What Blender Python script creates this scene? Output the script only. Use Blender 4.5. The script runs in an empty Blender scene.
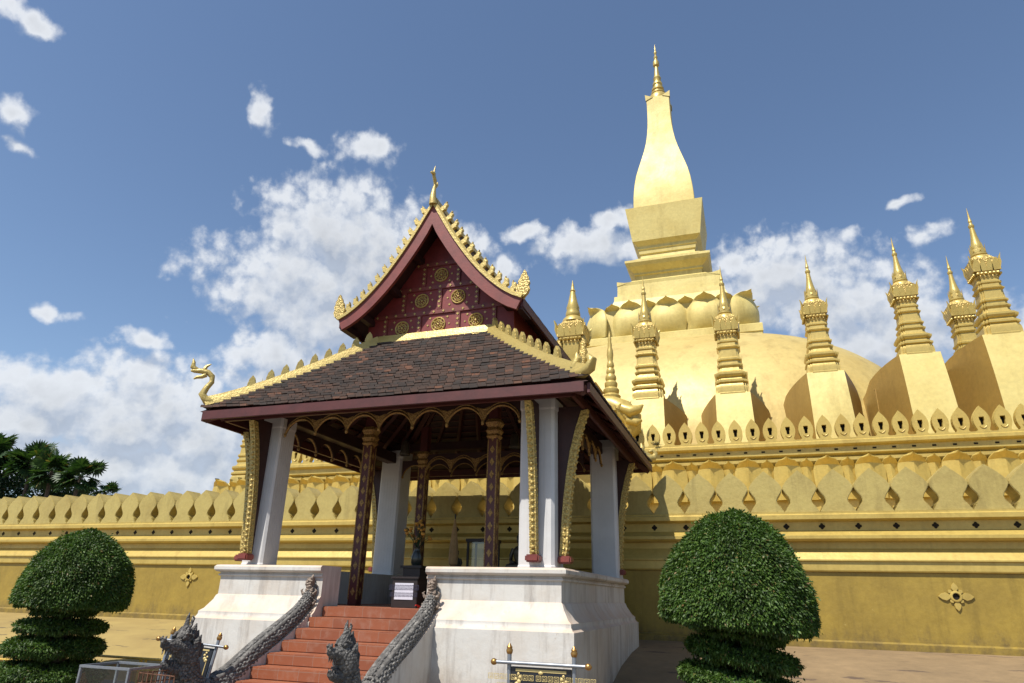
import bpy, bmesh, math, random
import numpy as np
from mathutils import Vector, Matrix
from mathutils.geometry import tessellate_polygon

random.seed(7)
RNG = np.random.default_rng(7)
SC = bpy.context.scene
COL = SC.collection
PI = math.pi
R = math.radians

# ------------------------------------------------------------------ camera
cam = bpy.data.cameras.new('camera')
cam.sensor_fit = 'HORIZONTAL'
cam.sensor_width = 36.0
cam.lens = 23.206
cam.clip_start = 0.1
cam.clip_end = 2000
camo = bpy.data.objects.new('camera', cam)
COL.objects.link(camo)
_r = Vector((0.94595, 0.32353, 0.02281))
_u = Vector((0.09651, -0.34811, 0.93248))
_f = Vector((-0.30962, 0.87988, 0.36047))
camo.matrix_world = Matrix(((_r.x, _u.x, -_f.x, 0.0), (_r.y, _u.y, -_f.y, 0.0),
                            (_r.z, _u.z, -_f.z, 1.6), (0, 0, 0, 1)))
SC.camera = camo

# ------------------------------------------------------------------ sun, exposure
SUN = Vector((-0.235, -0.577, 1.0)).normalized()      # towards the sun
sl = bpy.data.lights.new('sun', 'SUN')
sl.energy = 5.0
sl.angle = R(0.53)
sl.color = (1.0, 0.95, 0.87)
so = bpy.data.objects.new('sun', sl)
COL.objects.link(so)
so.rotation_euler = SUN.to_track_quat('Z', 'Y').to_euler()
so.location = (0, 0, 60)
SC.view_settings.view_transform = 'Standard'
SC.view_settings.look = 'None'
SC.view_settings.exposure = 0.46
SC.view_settings.gamma = 1.0
SC.view_settings.use_curve_mapping = False


# ------------------------------------------------------------------ node helpers
class NT:
    def __init__(self, tree):
        self.t = tree

    def n(self, typ, **kw):
        nd = self.t.nodes.new(typ)
        for k, v in kw.items():
            setattr(nd, k, v)
        return nd

    def link(self, a, b):
        self.t.links.new(a, b)

    def put(self, sock, v):
        if isinstance(v, bpy.types.NodeSocket):
            self.link(v, sock)
        else:
            sock.default_value = v

    def math(self, op, a, b=0.0, c=None, clamp=False):
        nd = self.n('ShaderNodeMath', operation=op, use_clamp=clamp)
        self.put(nd.inputs[0], a)
        self.put(nd.inputs[1], b)
        if c is not None:
            self.put(nd.inputs[2], c)
        return nd.outputs[0]

    def vmath(self, op, a, b=(0, 0, 0)):
        nd = self.n('ShaderNodeVectorMath', operation=op)
        self.put(nd.inputs[0], a)
        self.put(nd.inputs[1], b)
        return nd.outputs['Value'] if op in ('LENGTH', 'DOT_PRODUCT') else nd.outputs['Vector']

    def noise(self, vec, scale, detail=4.0, rough=0.55, out='Fac', dist=0.0):
        nd = self.n('ShaderNodeTexNoise')
        self.link(vec, nd.inputs['Vector'])
        nd.inputs['Scale'].default_value = scale
        nd.inputs['Detail'].default_value = detail
        nd.inputs['Roughness'].default_value = rough
        nd.inputs['Distortion'].default_value = dist
        return nd.outputs[out]

    def ramp(self, fac, stops):
        nd = self.n('ShaderNodeValToRGB')
        cr = nd.color_ramp
        while len(cr.elements) < len(stops):
            cr.elements.new(0.5)
        for e, (p, c) in zip(cr.elements, stops):
            e.position = p
            e.color = c if len(c) == 4 else (*c, 1)
        self.link(fac, nd.inputs[0])
        return nd.outputs[0]

    def maprange(self, v, a, b, c=0.0, d=1.0, smooth=False):
        nd = self.n('ShaderNodeMapRange')
        nd.interpolation_type = 'SMOOTHSTEP' if smooth else 'LINEAR'
        self.link(v, nd.inputs['Value'])
        for nm, val in (('From Min', a), ('From Max', b), ('To Min', c), ('To Max', d)):
            nd.inputs[nm].default_value = val
        return nd.outputs['Result']

    def mix(self, fac, a, b, blend='MIX'):
        nd = self.n('ShaderNodeMix', data_type='RGBA', blend_type=blend)
        nd.clamp_factor = True
        self.put(nd.inputs[0], fac)
        self.put(nd.inputs[6], a if isinstance(a, bpy.types.NodeSocket) else (*a[:3], 1))
        self.put(nd.inputs[7], b if isinstance(b, bpy.types.NodeSocket) else (*b[:3], 1))
        return nd.outputs[2]


# ------------------------------------------------------------------ world: sky and clouds
world = bpy.data.worlds.new('World')
SC.world = world
world.use_nodes = True
W = NT(world.node_tree)
world.node_tree.nodes.clear()
SKY_STRENGTH = 0.105
CLOUDS = [(-36.2, 28.9, 5.8, 3.9), (-32.9, 27.0, 6.2, 4.8), (-39.0, 24.3, 7.1, 3.4), (-42.3, 22.6, 3.0, 1.4),
          (-30.0, 24.1, 5.6, 4.2), (-36.0, 21.7, 5.6, 2.0), (-39.3, 18.1, 4.3, 2.1), (-20.7, 27.7, 2.5, 1.9),
          (-23.7, 28.9, 2.9, 2.1), (-54.6, 12.8, 5.4, 1.9), (-47.4, 13.5, 6.2, 3.0), (-50.3, 10.9, 10.6, 2.5),
          (-44.4, 10.9, 4.5, 4.2), (-55.8, 10.5, 3.6, 2.4), (-44.9, 8.2, 5.1, 2.6), (-50.9, 7.9, 8.1, 2.1),
          (-37.7, 15.3, 5.8, 2.4), (-49.8, 18.0, 2.5, 1.0), (-56.3, 18.4, 1.7, 0.6), (-62.5, 30.7, 1.5, 1.4),
          (-61.2, 28.6, 1.9, 0.6), (-34.6, 36.0, 3.0, 1.4), (-44.9, 37.0, 1.9, 1.6), (-40.1, 35.3, 2.0, 0.7),
          (-18.4, 30.5, 2.6, 1.0), (-12.0, 29.1, 4.6, 1.4), (-9.7, 31.2, 2.7, 1.1), (16.2, 26.3, 2.3, 0.8),
          (11.0, 27.9, 1.6, 0.7), (5.2, 24.5, 5.7, 3.1), (9.6, 22.2, 4.4, 3.0), (1.7, 26.4, 3.3, 2.2),
          (13.1, 19.3, 5.1, 3.3), (10.8, 18.5, 5.5, 2.3), (21.6, 18.0, 3.1, 2.6), (-63.7, 37.1, 2.4, 1.1),
          (15.3, 28.7, 1.4, 0.4), (44, 18, 10, 3.5), (-85, 14, 10, 3), (130, 20, 12, 4)]


def cloud_group():
    g = bpy.data.node_groups.new('cloud_density', 'ShaderNodeTree')
    g.interface.new_socket('Vector', in_out='INPUT', socket_type='NodeSocketVector')
    g.interface.new_socket('Density', in_out='OUTPUT', socket_type='NodeSocketFloat')
    G = NT(g)
    gi = G.n('NodeGroupInput')
    go = G.n('NodeGroupOutput')
    v = gi.outputs[0]
    w1 = G.vmath('SUBTRACT', G.noise(v, 0.22, 3.0, 0.55, 'Color'), (0.5, 0.5, 0.5))
    w1 = G.vmath('MULTIPLY', w1, (4.2, 2.6, 0.0))
    p = G.vmath('ADD', v, w1)
    cur = None
    for a, e, ra, re in CLOUDS:
        d = G.vmath('LENGTH', G.vmath('MULTIPLY', G.vmath('SUBTRACT', p, (a, e, 0)), (1 / ra, 1 / re, 0)))
        if ra > 3.4:
            d = G.math('SUBTRACT', d, 0.36)
        elif ra < 2.2:
            d = G.math('ADD', d, 0.16)
        if cur is None:
            cur = d
        else:
            nd = G.n('ShaderNodeMath', operation='SMOOTH_MIN')
            G.link(cur, nd.inputs[0])
            G.link(d, nd.inputs[1])
            nd.inputs[2].default_value = 0.18
            cur = nd.outputs[0]
    n1 = G.noise(v, 0.40, 5.0, 0.55)
    n2 = G.noise(v, 1.5, 6.0, 0.6)
    pv = G.vmath('ADD', v, G.vmath('MULTIPLY', G.vmath('SUBTRACT', G.noise(v, 0.9, 4.0, 0.6, 'Color'), (.5, .5, .5)), (1.6, 1.3, 0)))
    bil = []
    for sc_, am in ((0.42, 0.62), (0.95, 0.42)):
        vo = G.n('ShaderNodeTexVoronoi', feature='SMOOTH_F1')
        vo.voronoi_dimensions = '2D'
        vo.inputs['Scale'].default_value = sc_
        vo.inputs['Smoothness'].default_value = 0.35
        G.link(pv, vo.inputs['Vector'])
        bil.append(G.math('MULTIPLY', G.math('SUBTRACT', 0.42, vo.outputs['Distance']), am))
    dens = G.math('SUBTRACT', 1.02, cur)
    dens = G.math('MAXIMUM', dens, -0.8)
    dens = G.math('ADD', dens, G.math('MULTIPLY', G.math('SUBTRACT', n1, 0.5), 1.25))
    dens = G.math('ADD', dens, G.math('MULTIPLY', G.math('SUBTRACT', n2, 0.5), 0.6))
    for b_ in bil:
        dens = G.math('ADD', dens, b_)
    G.link(dens, go.inputs[0])
    return g


tc = W.n('ShaderNodeTexCoord')
dirv = tc.outputs['Generated']
sep = W.n('ShaderNodeSeparateXYZ')
W.link(dirv, sep.inputs[0])
az = W.math('MULTIPLY', W.math('ARCTAN2', sep.outputs[0], sep.outputs[1]), 180 / PI)
el = W.math('MULTIPLY', W.math('ARCSINE', sep.outputs[2]), 180 / PI)
cmb = W.n('ShaderNodeCombineXYZ')
W.link(az, cmb.inputs[0])
W.link(el, cmb.inputs[1])
cg = cloud_group()
g1 = W.n('ShaderNodeGroup', node_tree=cg)
W.link(cmb.outputs[0], g1.inputs[0])
g2 = W.n('ShaderNodeGroup', node_tree=cg)
W.link(W.vmath('ADD', cmb.outputs[0], (-0.7, 1.5, 0)), g2.inputs[0])
alpha = W.maprange(g1.outputs[0], -0.12, 0.72, 0, 1, True)
lit = W.maprange(W.math('SUBTRACT', g1.outputs[0], g2.outputs[0]), -0.40, 0.45, 0, 1)
thick = W.maprange(g1.outputs[0], 0.6, 1.9, 1.0, 0.74)
ccol = W.mix(lit, (0.42, 0.475, 0.57), (0.73, 0.755, 0.79))
ccol = W.mix(1.0, ccol, thick, 'MULTIPLY')
sky = W.n('ShaderNodeTexSky', sky_type='NISHITA')
sky.sun_disc = False
sky.sun_elevation = math.asin(SUN.z)
sky.sun_rotation = math.atan2(SUN.x, SUN.y)
sky.altitude = 170
sky.air_density = 1.0
sky.dust_density = 0.4
sky.ozone_density = 2.0
ccs = W.vmath('SCALE', ccol)
world.node_tree.nodes[-1].inputs['Scale'].default_value = 0.86 / SKY_STRENGTH
fade = W.maprange(el, -1.0, 3.0, 0, 1)
alpha = W.math('MULTIPLY', alpha, 0.9)
skyc = W.mix(W.math('MULTIPLY', alpha, fade), sky.outputs[0], ccs)
bg = W.n('ShaderNodeBackground')
W.link(skyc, bg.inputs[0])
bg.inputs[1].default_value = SKY_STRENGTH
wo = W.n('ShaderNodeOutputWorld')
W.link(bg.outputs[0], wo.inputs[0])
world.cycles.sampling_method = 'MANUAL'
world.cycles.sample_map_resolution = 512


# ------------------------------------------------------------------ materials
def new_mat(name):
    m = bpy.data.materials.new(name)
    m.use_nodes = True
    t = NT(m.node_tree)
    b = m.node_tree.nodes['Principled BSDF']
    return m, t, b


def obj_coord(t, sc=(1, 1, 1)):
    g = t.n('ShaderNodeNewGeometry')
    mp = t.n('ShaderNodeMapping')
    mp.inputs['Scale'].default_value = sc
    t.link(g.outputs['Position'], mp.inputs['Vector'])
    return mp.outputs[0]


def bump(t, b, h, strength=0.3, dist=0.02):
    nd = t.n('ShaderNodeBump')
    nd.inputs['Strength'].default_value = strength
    nd.inputs['Distance'].default_value = dist
    t.link(h, nd.inputs['Height'])
    t.link(nd.outputs[0], b.inputs['Normal'])


KA = 0.86


def gold(name, base, dark, metallic=0.45, rough=0.42, scale=1.0, stain=0.5, bmp=0.25, streak=True, spec=0.5):
    base, dark = tuple(x * KA for x in base), tuple(x * KA for x in dark)
    m, t, b = new_mat(name)
    p = obj_coord(t)
    ps = obj_coord(t, (2.2, 2.2, 0.28))
    n1 = t.noise(p, 0.9 * scale, 6, 0.62)
    n2 = t.noise(ps, 1.3 * scale, 6, 0.66)
    n3 = t.noise(p, 14 * scale, 5, 0.6)
    f = t.maprange(n1, 0.42, 0.72, 0, stain)
    c = t.mix(f, base, dark)
    if streak:
        f2 = t.maprange(n2, 0.52, 0.74, 0, stain * 0.9)
        c = t.mix(f2, c, tuple(x * 0.72 for x in dark))
    f3 = t.maprange(n3, 0.3, 0.75, 0.9, 1.08)
    c = t.mix(1.0, c, f3, 'MULTIPLY')
    n5 = t.noise(p, 4.5 * scale, 7, 0.75)
    spk = t.maprange(n5, 0.66, 0.73, 0, 0.5)
    c = t.mix(spk, c, tuple(min(1, x * 1.35 + 0.12) for x in base))
    t.link(c, b.inputs['Base Color'])
    b.inputs['Metallic'].default_value = metallic
    b.inputs['Specular IOR Level'].default_value = spec
    r = t.maprange(n1, 0.3, 0.75, rough - 0.06, rough + 0.14)
    t.link(r, b.inputs['Roughness'])
    n4 = t.noise(p, 6 * scale, 7, 0.6)
    bump(t, b, n4, bmp, 0.03)
    return m


def foot_stain(m, z0, z1, col, amount):
    """damp and splash dirt that has crept up from the ground, ragged along its upper edge"""
    t = NT(m.node_tree)
    b = m.node_tree.nodes['Principled BSDF']
    src = b.inputs['Base Color'].links[0].from_socket
    g = t.n('ShaderNodeNewGeometry')
    sx = t.n('ShaderNodeSeparateXYZ')
    t.link(g.outputs['Position'], sx.inputs[0])
    p = obj_coord(t, (2.5, 2.5, 0.9))
    h = t.math('ADD', sx.outputs[2], t.math('MULTIPLY', t.math('SUBTRACT', t.noise(p, 1.6, 7, 0.68), 0.5), (z1 - z0) * 2.6))
    f = t.math('MULTIPLY', t.maprange(h, z0, z1, 1, 0, True), t.maprange(t.noise(obj_coord(t), 7, 6, 0.7), 0.35, 0.65, 0.25, 1))
    t.link(t.mix(t.math('MULTIPLY', f, amount), src, col), b.inputs['Base Color'])


def carved(name, base, dark, scale=26.0, metallic=0.5, rough=0.4, depth=0.03):
    """Gilded relief: a dense pattern of raised lumps with dull gold grooves."""
    m, t, b = new_mat(name)
    p = obj_coord(t)
    v = t.n('ShaderNodeTexVoronoi', feature='F1')
    t.link(p, v.inputs['Vector'])
    v.inputs['Scale'].default_value = scale
    n = t.noise(p, scale * 0.7, 5, 0.6)
    h = t.math('ADD', t.math('MULTIPLY', v.outputs['Distance'], -1.0), t.math('MULTIPLY', n, 0.8))
    f = t.maprange(v.outputs['Distance'], 0.25, 0.7, 0, 0.75)
    c = t.mix(f, base, dark)
    t.link(c, b.inputs['Base Color'])
    b.inputs['Metallic'].default_value = metallic
    b.inputs['Roughness'].default_value = rough
    bump(t, b, h, 0.9, depth)
    return m


def plain(name, col, rough=0.6, metallic=0.0, var=0.12, scale=8.0, bmp=0.1, spec=0.5):
    col = tuple(x * KA for x in col)
    m, t, b = new_mat(name)
    p = obj_coord(t)
    n = t.noise(p, scale, 6, 0.6)
    f = t.maprange(n, 0.3, 0.72, 1 - var, 1 + var)
    c = t.mix(1.0, col, f, 'MULTIPLY')
    t.link(c, b.inputs['Base Color'])
    b.inputs['Roughness'].default_value = rough
    b.inputs['Metallic'].default_value = metallic
    b.inputs['Specular IOR Level'].default_value = spec
    bump(t, b, t.noise(p, scale * 4, 5, 0.6), bmp, 0.01)
    return m


def plaster(name):
    m, t, b = new_mat(name)
    p = obj_coord(t)
    ps = obj_coord(t, (3.0, 3.0, 0.35))
    g = t.n('ShaderNodeNewGeometry')
    n1 = t.noise(p, 1.6, 7, 0.65)
    n2 = t.noise(ps, 1.7, 7, 0.7)
    n3 = t.noise(p, 9, 6, 0.7)
    c = t.mix(t.maprange(n1, 0.42, 0.72, 0, 0.75), (0.53, 0.51, 0.47), (0.44, 0.37, 0.295))
    c = t.mix(t.maprange(n2, 0.50, 0.72, 0, 0.8), c, (0.22, 0.19, 0.165))
    c = t.mix(t.maprange(n3, 0.66, 0.72, 0, 0.5), c, (0.36, 0.27, 0.20))
    # reddish laterite dust that settles on the ledges
    sx = t.n('ShaderNodeSeparateXYZ')
    t.link(g.outputs['Normal'], sx.inputs[0])
    led = t.math('MULTIPLY', t.maprange(sx.outputs[2], 0.25, 0.7), t.maprange(n1, 0.3, 0.6, 0.3, 0.85))
    c = t.mix(led, c, (0.50, 0.37, 0.27))
    t.link(c, b.inputs['Base Color'])
    b.inputs['Roughness'].default_value = 0.75
    h = t.math('ADD', t.noise(p, 5, 6, 0.6), t.math('MULTIPLY', n3, 0.4))
    bump(t, b, h, 0.35, 0.02)
    return m


def roof_tile(name):
    m, t, b = new_mat(name)
    g = t.n('ShaderNodeNewGeometry')
    p = obj_coord(t)
    c = t.ramp(g.outputs['Random Per Island'],
               [(0.0, (0.022, 0.015, 0.012)), (0.35, (0.052, 0.028, 0.018)), (0.66, (0.082, 0.038, 0.022)),
                (0.84, (0.036, 0.023, 0.017)), (0.95, (0.12, 0.052, 0.028)), (1.0, (0.17, 0.07, 0.035))])
    n = t.noise(p, 22, 6, 0.65)
    n1 = t.noise(p, 1.4, 5, 0.6)
    c = t.mix(t.maprange(n, 0.45, 0.7, 0, 0.7), c, (0.04, 0.036, 0.032))
    c = t.mix(t.maprange(n1, 0.5, 0.7, 0, 0.45), c, (0.03, 0.028, 0.026))
    t.link(c, b.inputs['Base Color'])
    b.inputs['Roughness'].default_value = 0.8
    bump(t, b, n, 0.4, 0.01)
    return m


def leaf_mat(name, a, bcol, c3):
    m, t, b = new_mat(name)
    g = t.n('ShaderNodeNewGeometry')
    p = obj_coord(t)
    c = t.ramp(g.outputs['Random Per Island'], [(0.0, a), (0.50, bcol), (0.965, c3), (0.985, (0.16, 0.13, 0.04)), (1.0, (0.13, 0.075, 0.03))])
    n = t.noise(p, 2.6, 4, 0.6)
    c = t.mix(1.0, c, t.maprange(n, 0.3, 0.7, 0.6, 1.35), 'MULTIPLY')
    t.link(c, b.inputs['Base Color'])
    b.inputs['Roughness'].default_value = 0.5
    b.inputs['Specular IOR Level'].default_value = 0.3
    tr = t.n('ShaderNodeBsdfTranslucent')
    t.link(t.mix(1.0, c, (1.3, 1.5, 0.5), 'MULTIPLY'), tr.inputs[0])
    mx = t.n('ShaderNodeMixShader')
    mx.inputs[0].default_value = 0.22
    t.link(b.outputs[0], mx.inputs[1])
    t.link(tr.outputs[0], mx.inputs[2])
    out = m.node_tree.nodes['Material Output']
    t.link(mx.outputs[0], out.inputs[0])
    return m


def paving(name):
    m, t, b = new_mat(name)
    p = obj_coord(t)
    n1 = t.noise(p, 0.7, 6, 0.65)
    n2 = t.noise(p, 3.5, 6, 0.7)
    c = t.mix(t.maprange(n1, 0.35, 0.7), (0.235, 0.16, 0.08), (0.17, 0.115, 0.058))
    pw = obj_coord(t, (0.6, 2.2, 1))
    n3 = t.noise(pw, 1.9, 5, 0.62)
    c = t.mix(t.maprange(n3, 0.60, 0.64, 0, 0.8), c, (0.07, 0.045, 0.035))
    c = t.mix(1.0, c, t.maprange(n2, 0.3, 0.7, 0.85, 1.12), 'MULTIPLY')
    t.link(c, b.inputs['Base Color'])
    b.inputs['Roughness'].default_value = 0.85
    bump(t, b, n2, 0.3, 0.02)
    return m


def yellow_paving(name):
    m, t, b = new_mat(name)
    p = obj_coord(t)
    n1 = t.noise(p, 0.8, 6, 0.65)
    c = t.mix(t.maprange(n1, 0.35, 0.7), (0.31, 0.225, 0.07), (0.23, 0.16, 0.05))
    pw = obj_coord(t, (0.5, 2.0, 1))
    n3 = t.noise(pw, 1.7, 4, 0.6)
    c = t.mix(t.maprange(n3, 0.63, 0.66, 0, 0.85), c, (0.08, 0.06, 0.03))
    t.link(c, b.inputs['Base Color'])
    b.inputs['Roughness'].default_value = 0.8
    bump(t, b, t.noise(p, 6, 6, 0.6), 0.25, 0.02)
    return m


def red_steps(name):
    m, t, b = new_mat(name)
    p = obj_coord(t, (1, 1, 1))
    br = t.n('ShaderNodeTexBrick')
    cx = t.n('ShaderNodeSeparateXYZ')
    t.link(p, cx.inputs[0])
    cc = t.n('ShaderNodeCombineXYZ')
    t.link(cx.outputs[0], cc.inputs[0])
    t.link(t.math('ADD', cx.outputs[1], cx.outputs[2]), cc.inputs[1])
    t.link(cc.outputs[0], br.inputs['Vector'])
    br.offset = 0.0
    br.inputs['Scale'].default_value = 1.0
    br.inputs['Brick Width'].default_value = 0.3
    br.inputs['Row Height'].default_value = 0.42
    br.inputs['Mortar Size'].default_value = 0.004
    br.inputs['Color1'].default_value = (0.26, 0.078, 0.03, 1)
    br.inputs['Color2'].default_value = (0.20, 0.058, 0.024, 1)
    br.inputs['Mortar'].default_value = (0.24, 0.13, 0.09, 1)
    n = t.noise(p, 7, 7, 0.7)
    c = t.mix(t.maprange(n, 0.5, 0.75, 0, 0.55), br.outputs[0], (0.30, 0.17, 0.12))
    t.link(c, b.inputs['Base Color'])
    b.inputs['Roughness'].default_value = 0.6
    bump(t, b, n, 0.2, 0.01)
    return m


def stone_scale(name, base, dark, light, scale):
    m, t, b = new_mat(name)
    p = obj_coord(t)
    v = t.n('ShaderNodeTexVoronoi', feature='F1')
    t.link(p, v.inputs['Vector'])
    v.inputs['Scale'].default_value = scale
    n = t.noise(p, 6, 7, 0.7)
    n2 = t.noise(p, 25, 6, 0.7)
    c = t.mix(t.maprange(n, 0.35, 0.65), base, dark)
    c = t.mix(t.maprange(n2, 0.58, 0.72, 0, 0.8), c, light)
    c = t.mix(t.maprange(v.outputs['Distance'], 0.3, 0.65, 0, 0.8), c, dark)
    t.link(c, b.inputs['Base Color'])
    b.inputs['Roughness'].default_value = 0.85
    h = t.math('SUBTRACT', t.math('MULTIPLY', n2, 0.5), v.outputs['Distance'])
    bump(t, b, h, 0.9, 0.025)
    return m


def glass_mat(name, tint=(0.92, 0.96, 0.95)):
    m, t, b = new_mat(name)
    gl = t.n('ShaderNodeBsdfGlossy')
    gl.inputs['Roughness'].default_value = 0.03
    tr = t.n('ShaderNodeBsdfTransparent')
    tr.inputs[0].default_value = (*tint, 1)
    mx = t.n('ShaderNodeMixShader')
    mx.inputs[0].default_value = 0.09
    t.link(tr.outputs[0], mx.inputs[1])
    t.link(gl.outputs[0], mx.inputs[2])
    t.link(mx.outputs[0], m.node_tree.nodes['Material Output'].inputs[0])
    return m


M = {}
M['wall'] = gold('wall_gold', (0.37, 0.255, 0.043), (0.25, 0.168, 0.028), 0.12, 0.48, 0.8, 0.75, 0.3)
M['trim'] = gold('trim_gold', (0.56, 0.412, 0.11), (0.42, 0.285, 0.06), 0.2, 0.40, 1.0, 0.55, 0.2)
M['leafgold'] = gold('merlon_gold', (0.49, 0.385, 0.12), (0.35, 0.26, 0.075), 0.12, 0.45, 1.2, 0.75, 0.35)
M['stupa'] = gold('stupa_gold', (0.68, 0.56, 0.21), (0.54, 0.41, 0.125), 0.10, 0.50, 0.5, 0.75, 0.3, True, 0.35)
M['petalgold'] = gold('petal_gold', (0.60, 0.45, 0.12), (0.48, 0.34, 0.08), 0.3, 0.42, 1.0, 0.5, 0.2)
M['goldfloor'] = gold('gold_floor', (0.62, 0.43, 0.10), (0.50, 0.33, 0.07), 0.1, 0.6, 0.6, 0.5, 0.2, False)
M['dome'] = gold('dome_gold', (0.61, 0.465, 0.165), (0.47, 0.335, 0.10), 0.16, 0.5, 0.5, 0.8, 0.3)
M['spire'] = gold('spire_gold', (0.58, 0.43, 0.125), (0.42, 0.29, 0.07), 0.32, 0.36, 1.4, 0.5, 0.2)
M['carve'] = carved('carved_gold', (0.58, 0.43, 0.125), (0.32, 0.21, 0.06), 20.0, 0.3, 0.4, 0.03)
M['gilt'] = gold('ornament_gold', (0.58, 0.44, 0.14), (0.40, 0.28, 0.08), 0.3, 0.38, 5.0, 0.6, 0.3, False)
M['giltcarve'] = carved('ornament_carved_gold', (0.52, 0.39, 0.12), (0.28, 0.19, 0.055), 34.0, 0.3, 0.42, 0.012)
M['giltdull'] = carved('dull_gilding', (0.38, 0.24, 0.07), (0.15, 0.075, 0.025), 40.0, 0.25, 0.5, 0.01)
M['shaded_ochre'] = gold('shaded_ochre_gold', (0.40, 0.25, 0.058), (0.31, 0.185, 0.042), 0.12, 0.5, 0.5, 0.6, 0.25)  # darker, browner gold puts the flanks' shaded tone into their colour
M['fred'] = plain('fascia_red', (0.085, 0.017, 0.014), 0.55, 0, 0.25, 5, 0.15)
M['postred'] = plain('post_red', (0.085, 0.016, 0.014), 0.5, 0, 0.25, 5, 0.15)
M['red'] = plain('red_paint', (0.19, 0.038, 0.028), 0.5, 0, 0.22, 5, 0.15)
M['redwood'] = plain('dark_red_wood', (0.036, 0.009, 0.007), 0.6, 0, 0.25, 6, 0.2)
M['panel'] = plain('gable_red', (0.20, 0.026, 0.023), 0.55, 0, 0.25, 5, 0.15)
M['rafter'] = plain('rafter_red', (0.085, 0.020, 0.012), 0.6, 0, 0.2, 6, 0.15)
M['tile'] = roof_tile('roof_tile')
M['plaster'] = plaster('white_plaster')
M['column'] = plain('column_white', (0.60, 0.59, 0.58), 0.65, 0, 0.07, 3, 0.15)
M['leaf'] = leaf_mat('topiary_leaf', (0.026, 0.058, 0.009), (0.043, 0.09, 0.013), (0.088, 0.145, 0.026))
M['core'] = plain('inner_shell', (0.012, 0.026, 0.008), 0.9, 0, 0.4, 12, 0.3)
M['bark'] = plain('bark', (0.10, 0.075, 0.055), 0.9, 0, 0.3, 12, 0.6)
M['palmleaf'] = leaf_mat('palm_leaf', (0.014, 0.035, 0.012), (0.026, 0.06, 0.018), (0.055, 0.095, 0.03))
M['treeleaf'] = leaf_mat('tree_leaf', (0.012, 0.03, 0.010), (0.022, 0.05, 0.015), (0.04, 0.075, 0.022))
M['pave'] = paving('terrace_paving')
M['ypave'] = yellow_paving('terrace_yellow')
M['ground'] = plain('ground_paving', (0.20, 0.165, 0.13), 0.9, 0, 0.2, 1.5, 0.3)
M['steps'] = red_steps('red_step_tile')
M['naga'] = stone_scale('naga_stone', (0.28, 0.265, 0.24), (0.085, 0.08, 0.075), (0.47, 0.45, 0.41), 26)
M['nagahead'] = stone_scale('naga_head_stone', (0.19, 0.178, 0.16), (0.05, 0.047, 0.044), (0.40, 0.38, 0.35), 34)
M['nagacrest'] = stone_scale('naga_crest_stone', (0.25, 0.235, 0.21), (0.07, 0.065, 0.06), (0.42, 0.40, 0.36), 14)
M['nagatail'] = stone_scale('tail_plaster', (0.34, 0.275, 0.215), (0.15, 0.11, 0.085), (0.52, 0.46, 0.39), 22)
M['steel'] = plain('steel_post', (0.28, 0.30, 0.33), 0.4, 0.6, 0.1, 20, 0.05)
M['brass'] = plain('brass_knob', (0.42, 0.23, 0.07), 0.35, 0.8, 0.25, 30, 0.05)
M['board'] = plain('sign_board', (0.016, 0.018, 0.024), 0.35, 0, 0.2, 6, 0.05)
M['paper'] = plain('paper', (0.62, 0.62, 0.70), 0.7, 0, 0.05, 4, 0.02)
M['ink'] = plain('ink', (0.03, 0.03, 0.07), 0.7, 0, 0.05, 4, 0.02)
M['goldpaint'] = plain('gold_lettering', (0.62, 0.48, 0.20), 0.45, 0.2, 0.1, 10, 0.02)
M['glass'] = glass_mat('clear_glass')
foot_stain(M['wall'], 0.75, 1.25, (0.085, 0.06, 0.03), 0.75)
foot_stain(M['plaster'], 0.1, 0.75, (0.16, 0.11, 0.08), 0.7)
M['rust'] = plain('rusty_wire', (0.17, 0.075, 0.04), 0.8, 0.2, 0.5, 30, 0.3)
M['hole_shade'] = plain('painted_hole_shade', (0.012, 0.008, 0.004), 0.95, 0, 0.2, 4, 0.0)  # near-black colour stands in for the shade inside openings
M['dwood'] = plain('dark_wood', (0.018, 0.010, 0.008), 0.5, 0, 0.25, 8, 0.15)
M['bronze'] = plain('bronze', (0.11, 0.095, 0.07), 0.4, 0.7, 0.25, 14, 0.15)
M['cloth'] = plain('tan_cloth', (0.42, 0.25, 0.10), 0.8, 0, 0.2, 10, 0.2)
M['petal'] = plain('marigold_petal', (0.50, 0.24, 0.03), 0.7, 0, 0.3, 30, 0.2)
M['white_flower'] = plain('white_flower', (0.55, 0.62, 0.50), 0.7, 0, 0.2, 30, 0.2)
M['redcloth'] = plain('red_cloth', (0.55, 0.015, 0.012), 0.8, 0, 0.15, 20, 0.3)
M['vase'] = plain('ceramic_vase', (0.03, 0.035, 0.03), 0.25, 0, 0.2, 10, 0.02)
M['yellow_rail'] = plain('yellow_rail', (0.55, 0.36, 0.06), 0.5, 0, 0.2, 8, 0.1)
M['drygrass'] = plain('dry_weed', (0.12, 0.11, 0.05), 0.9, 0, 0.3, 20, 0.1)


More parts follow.
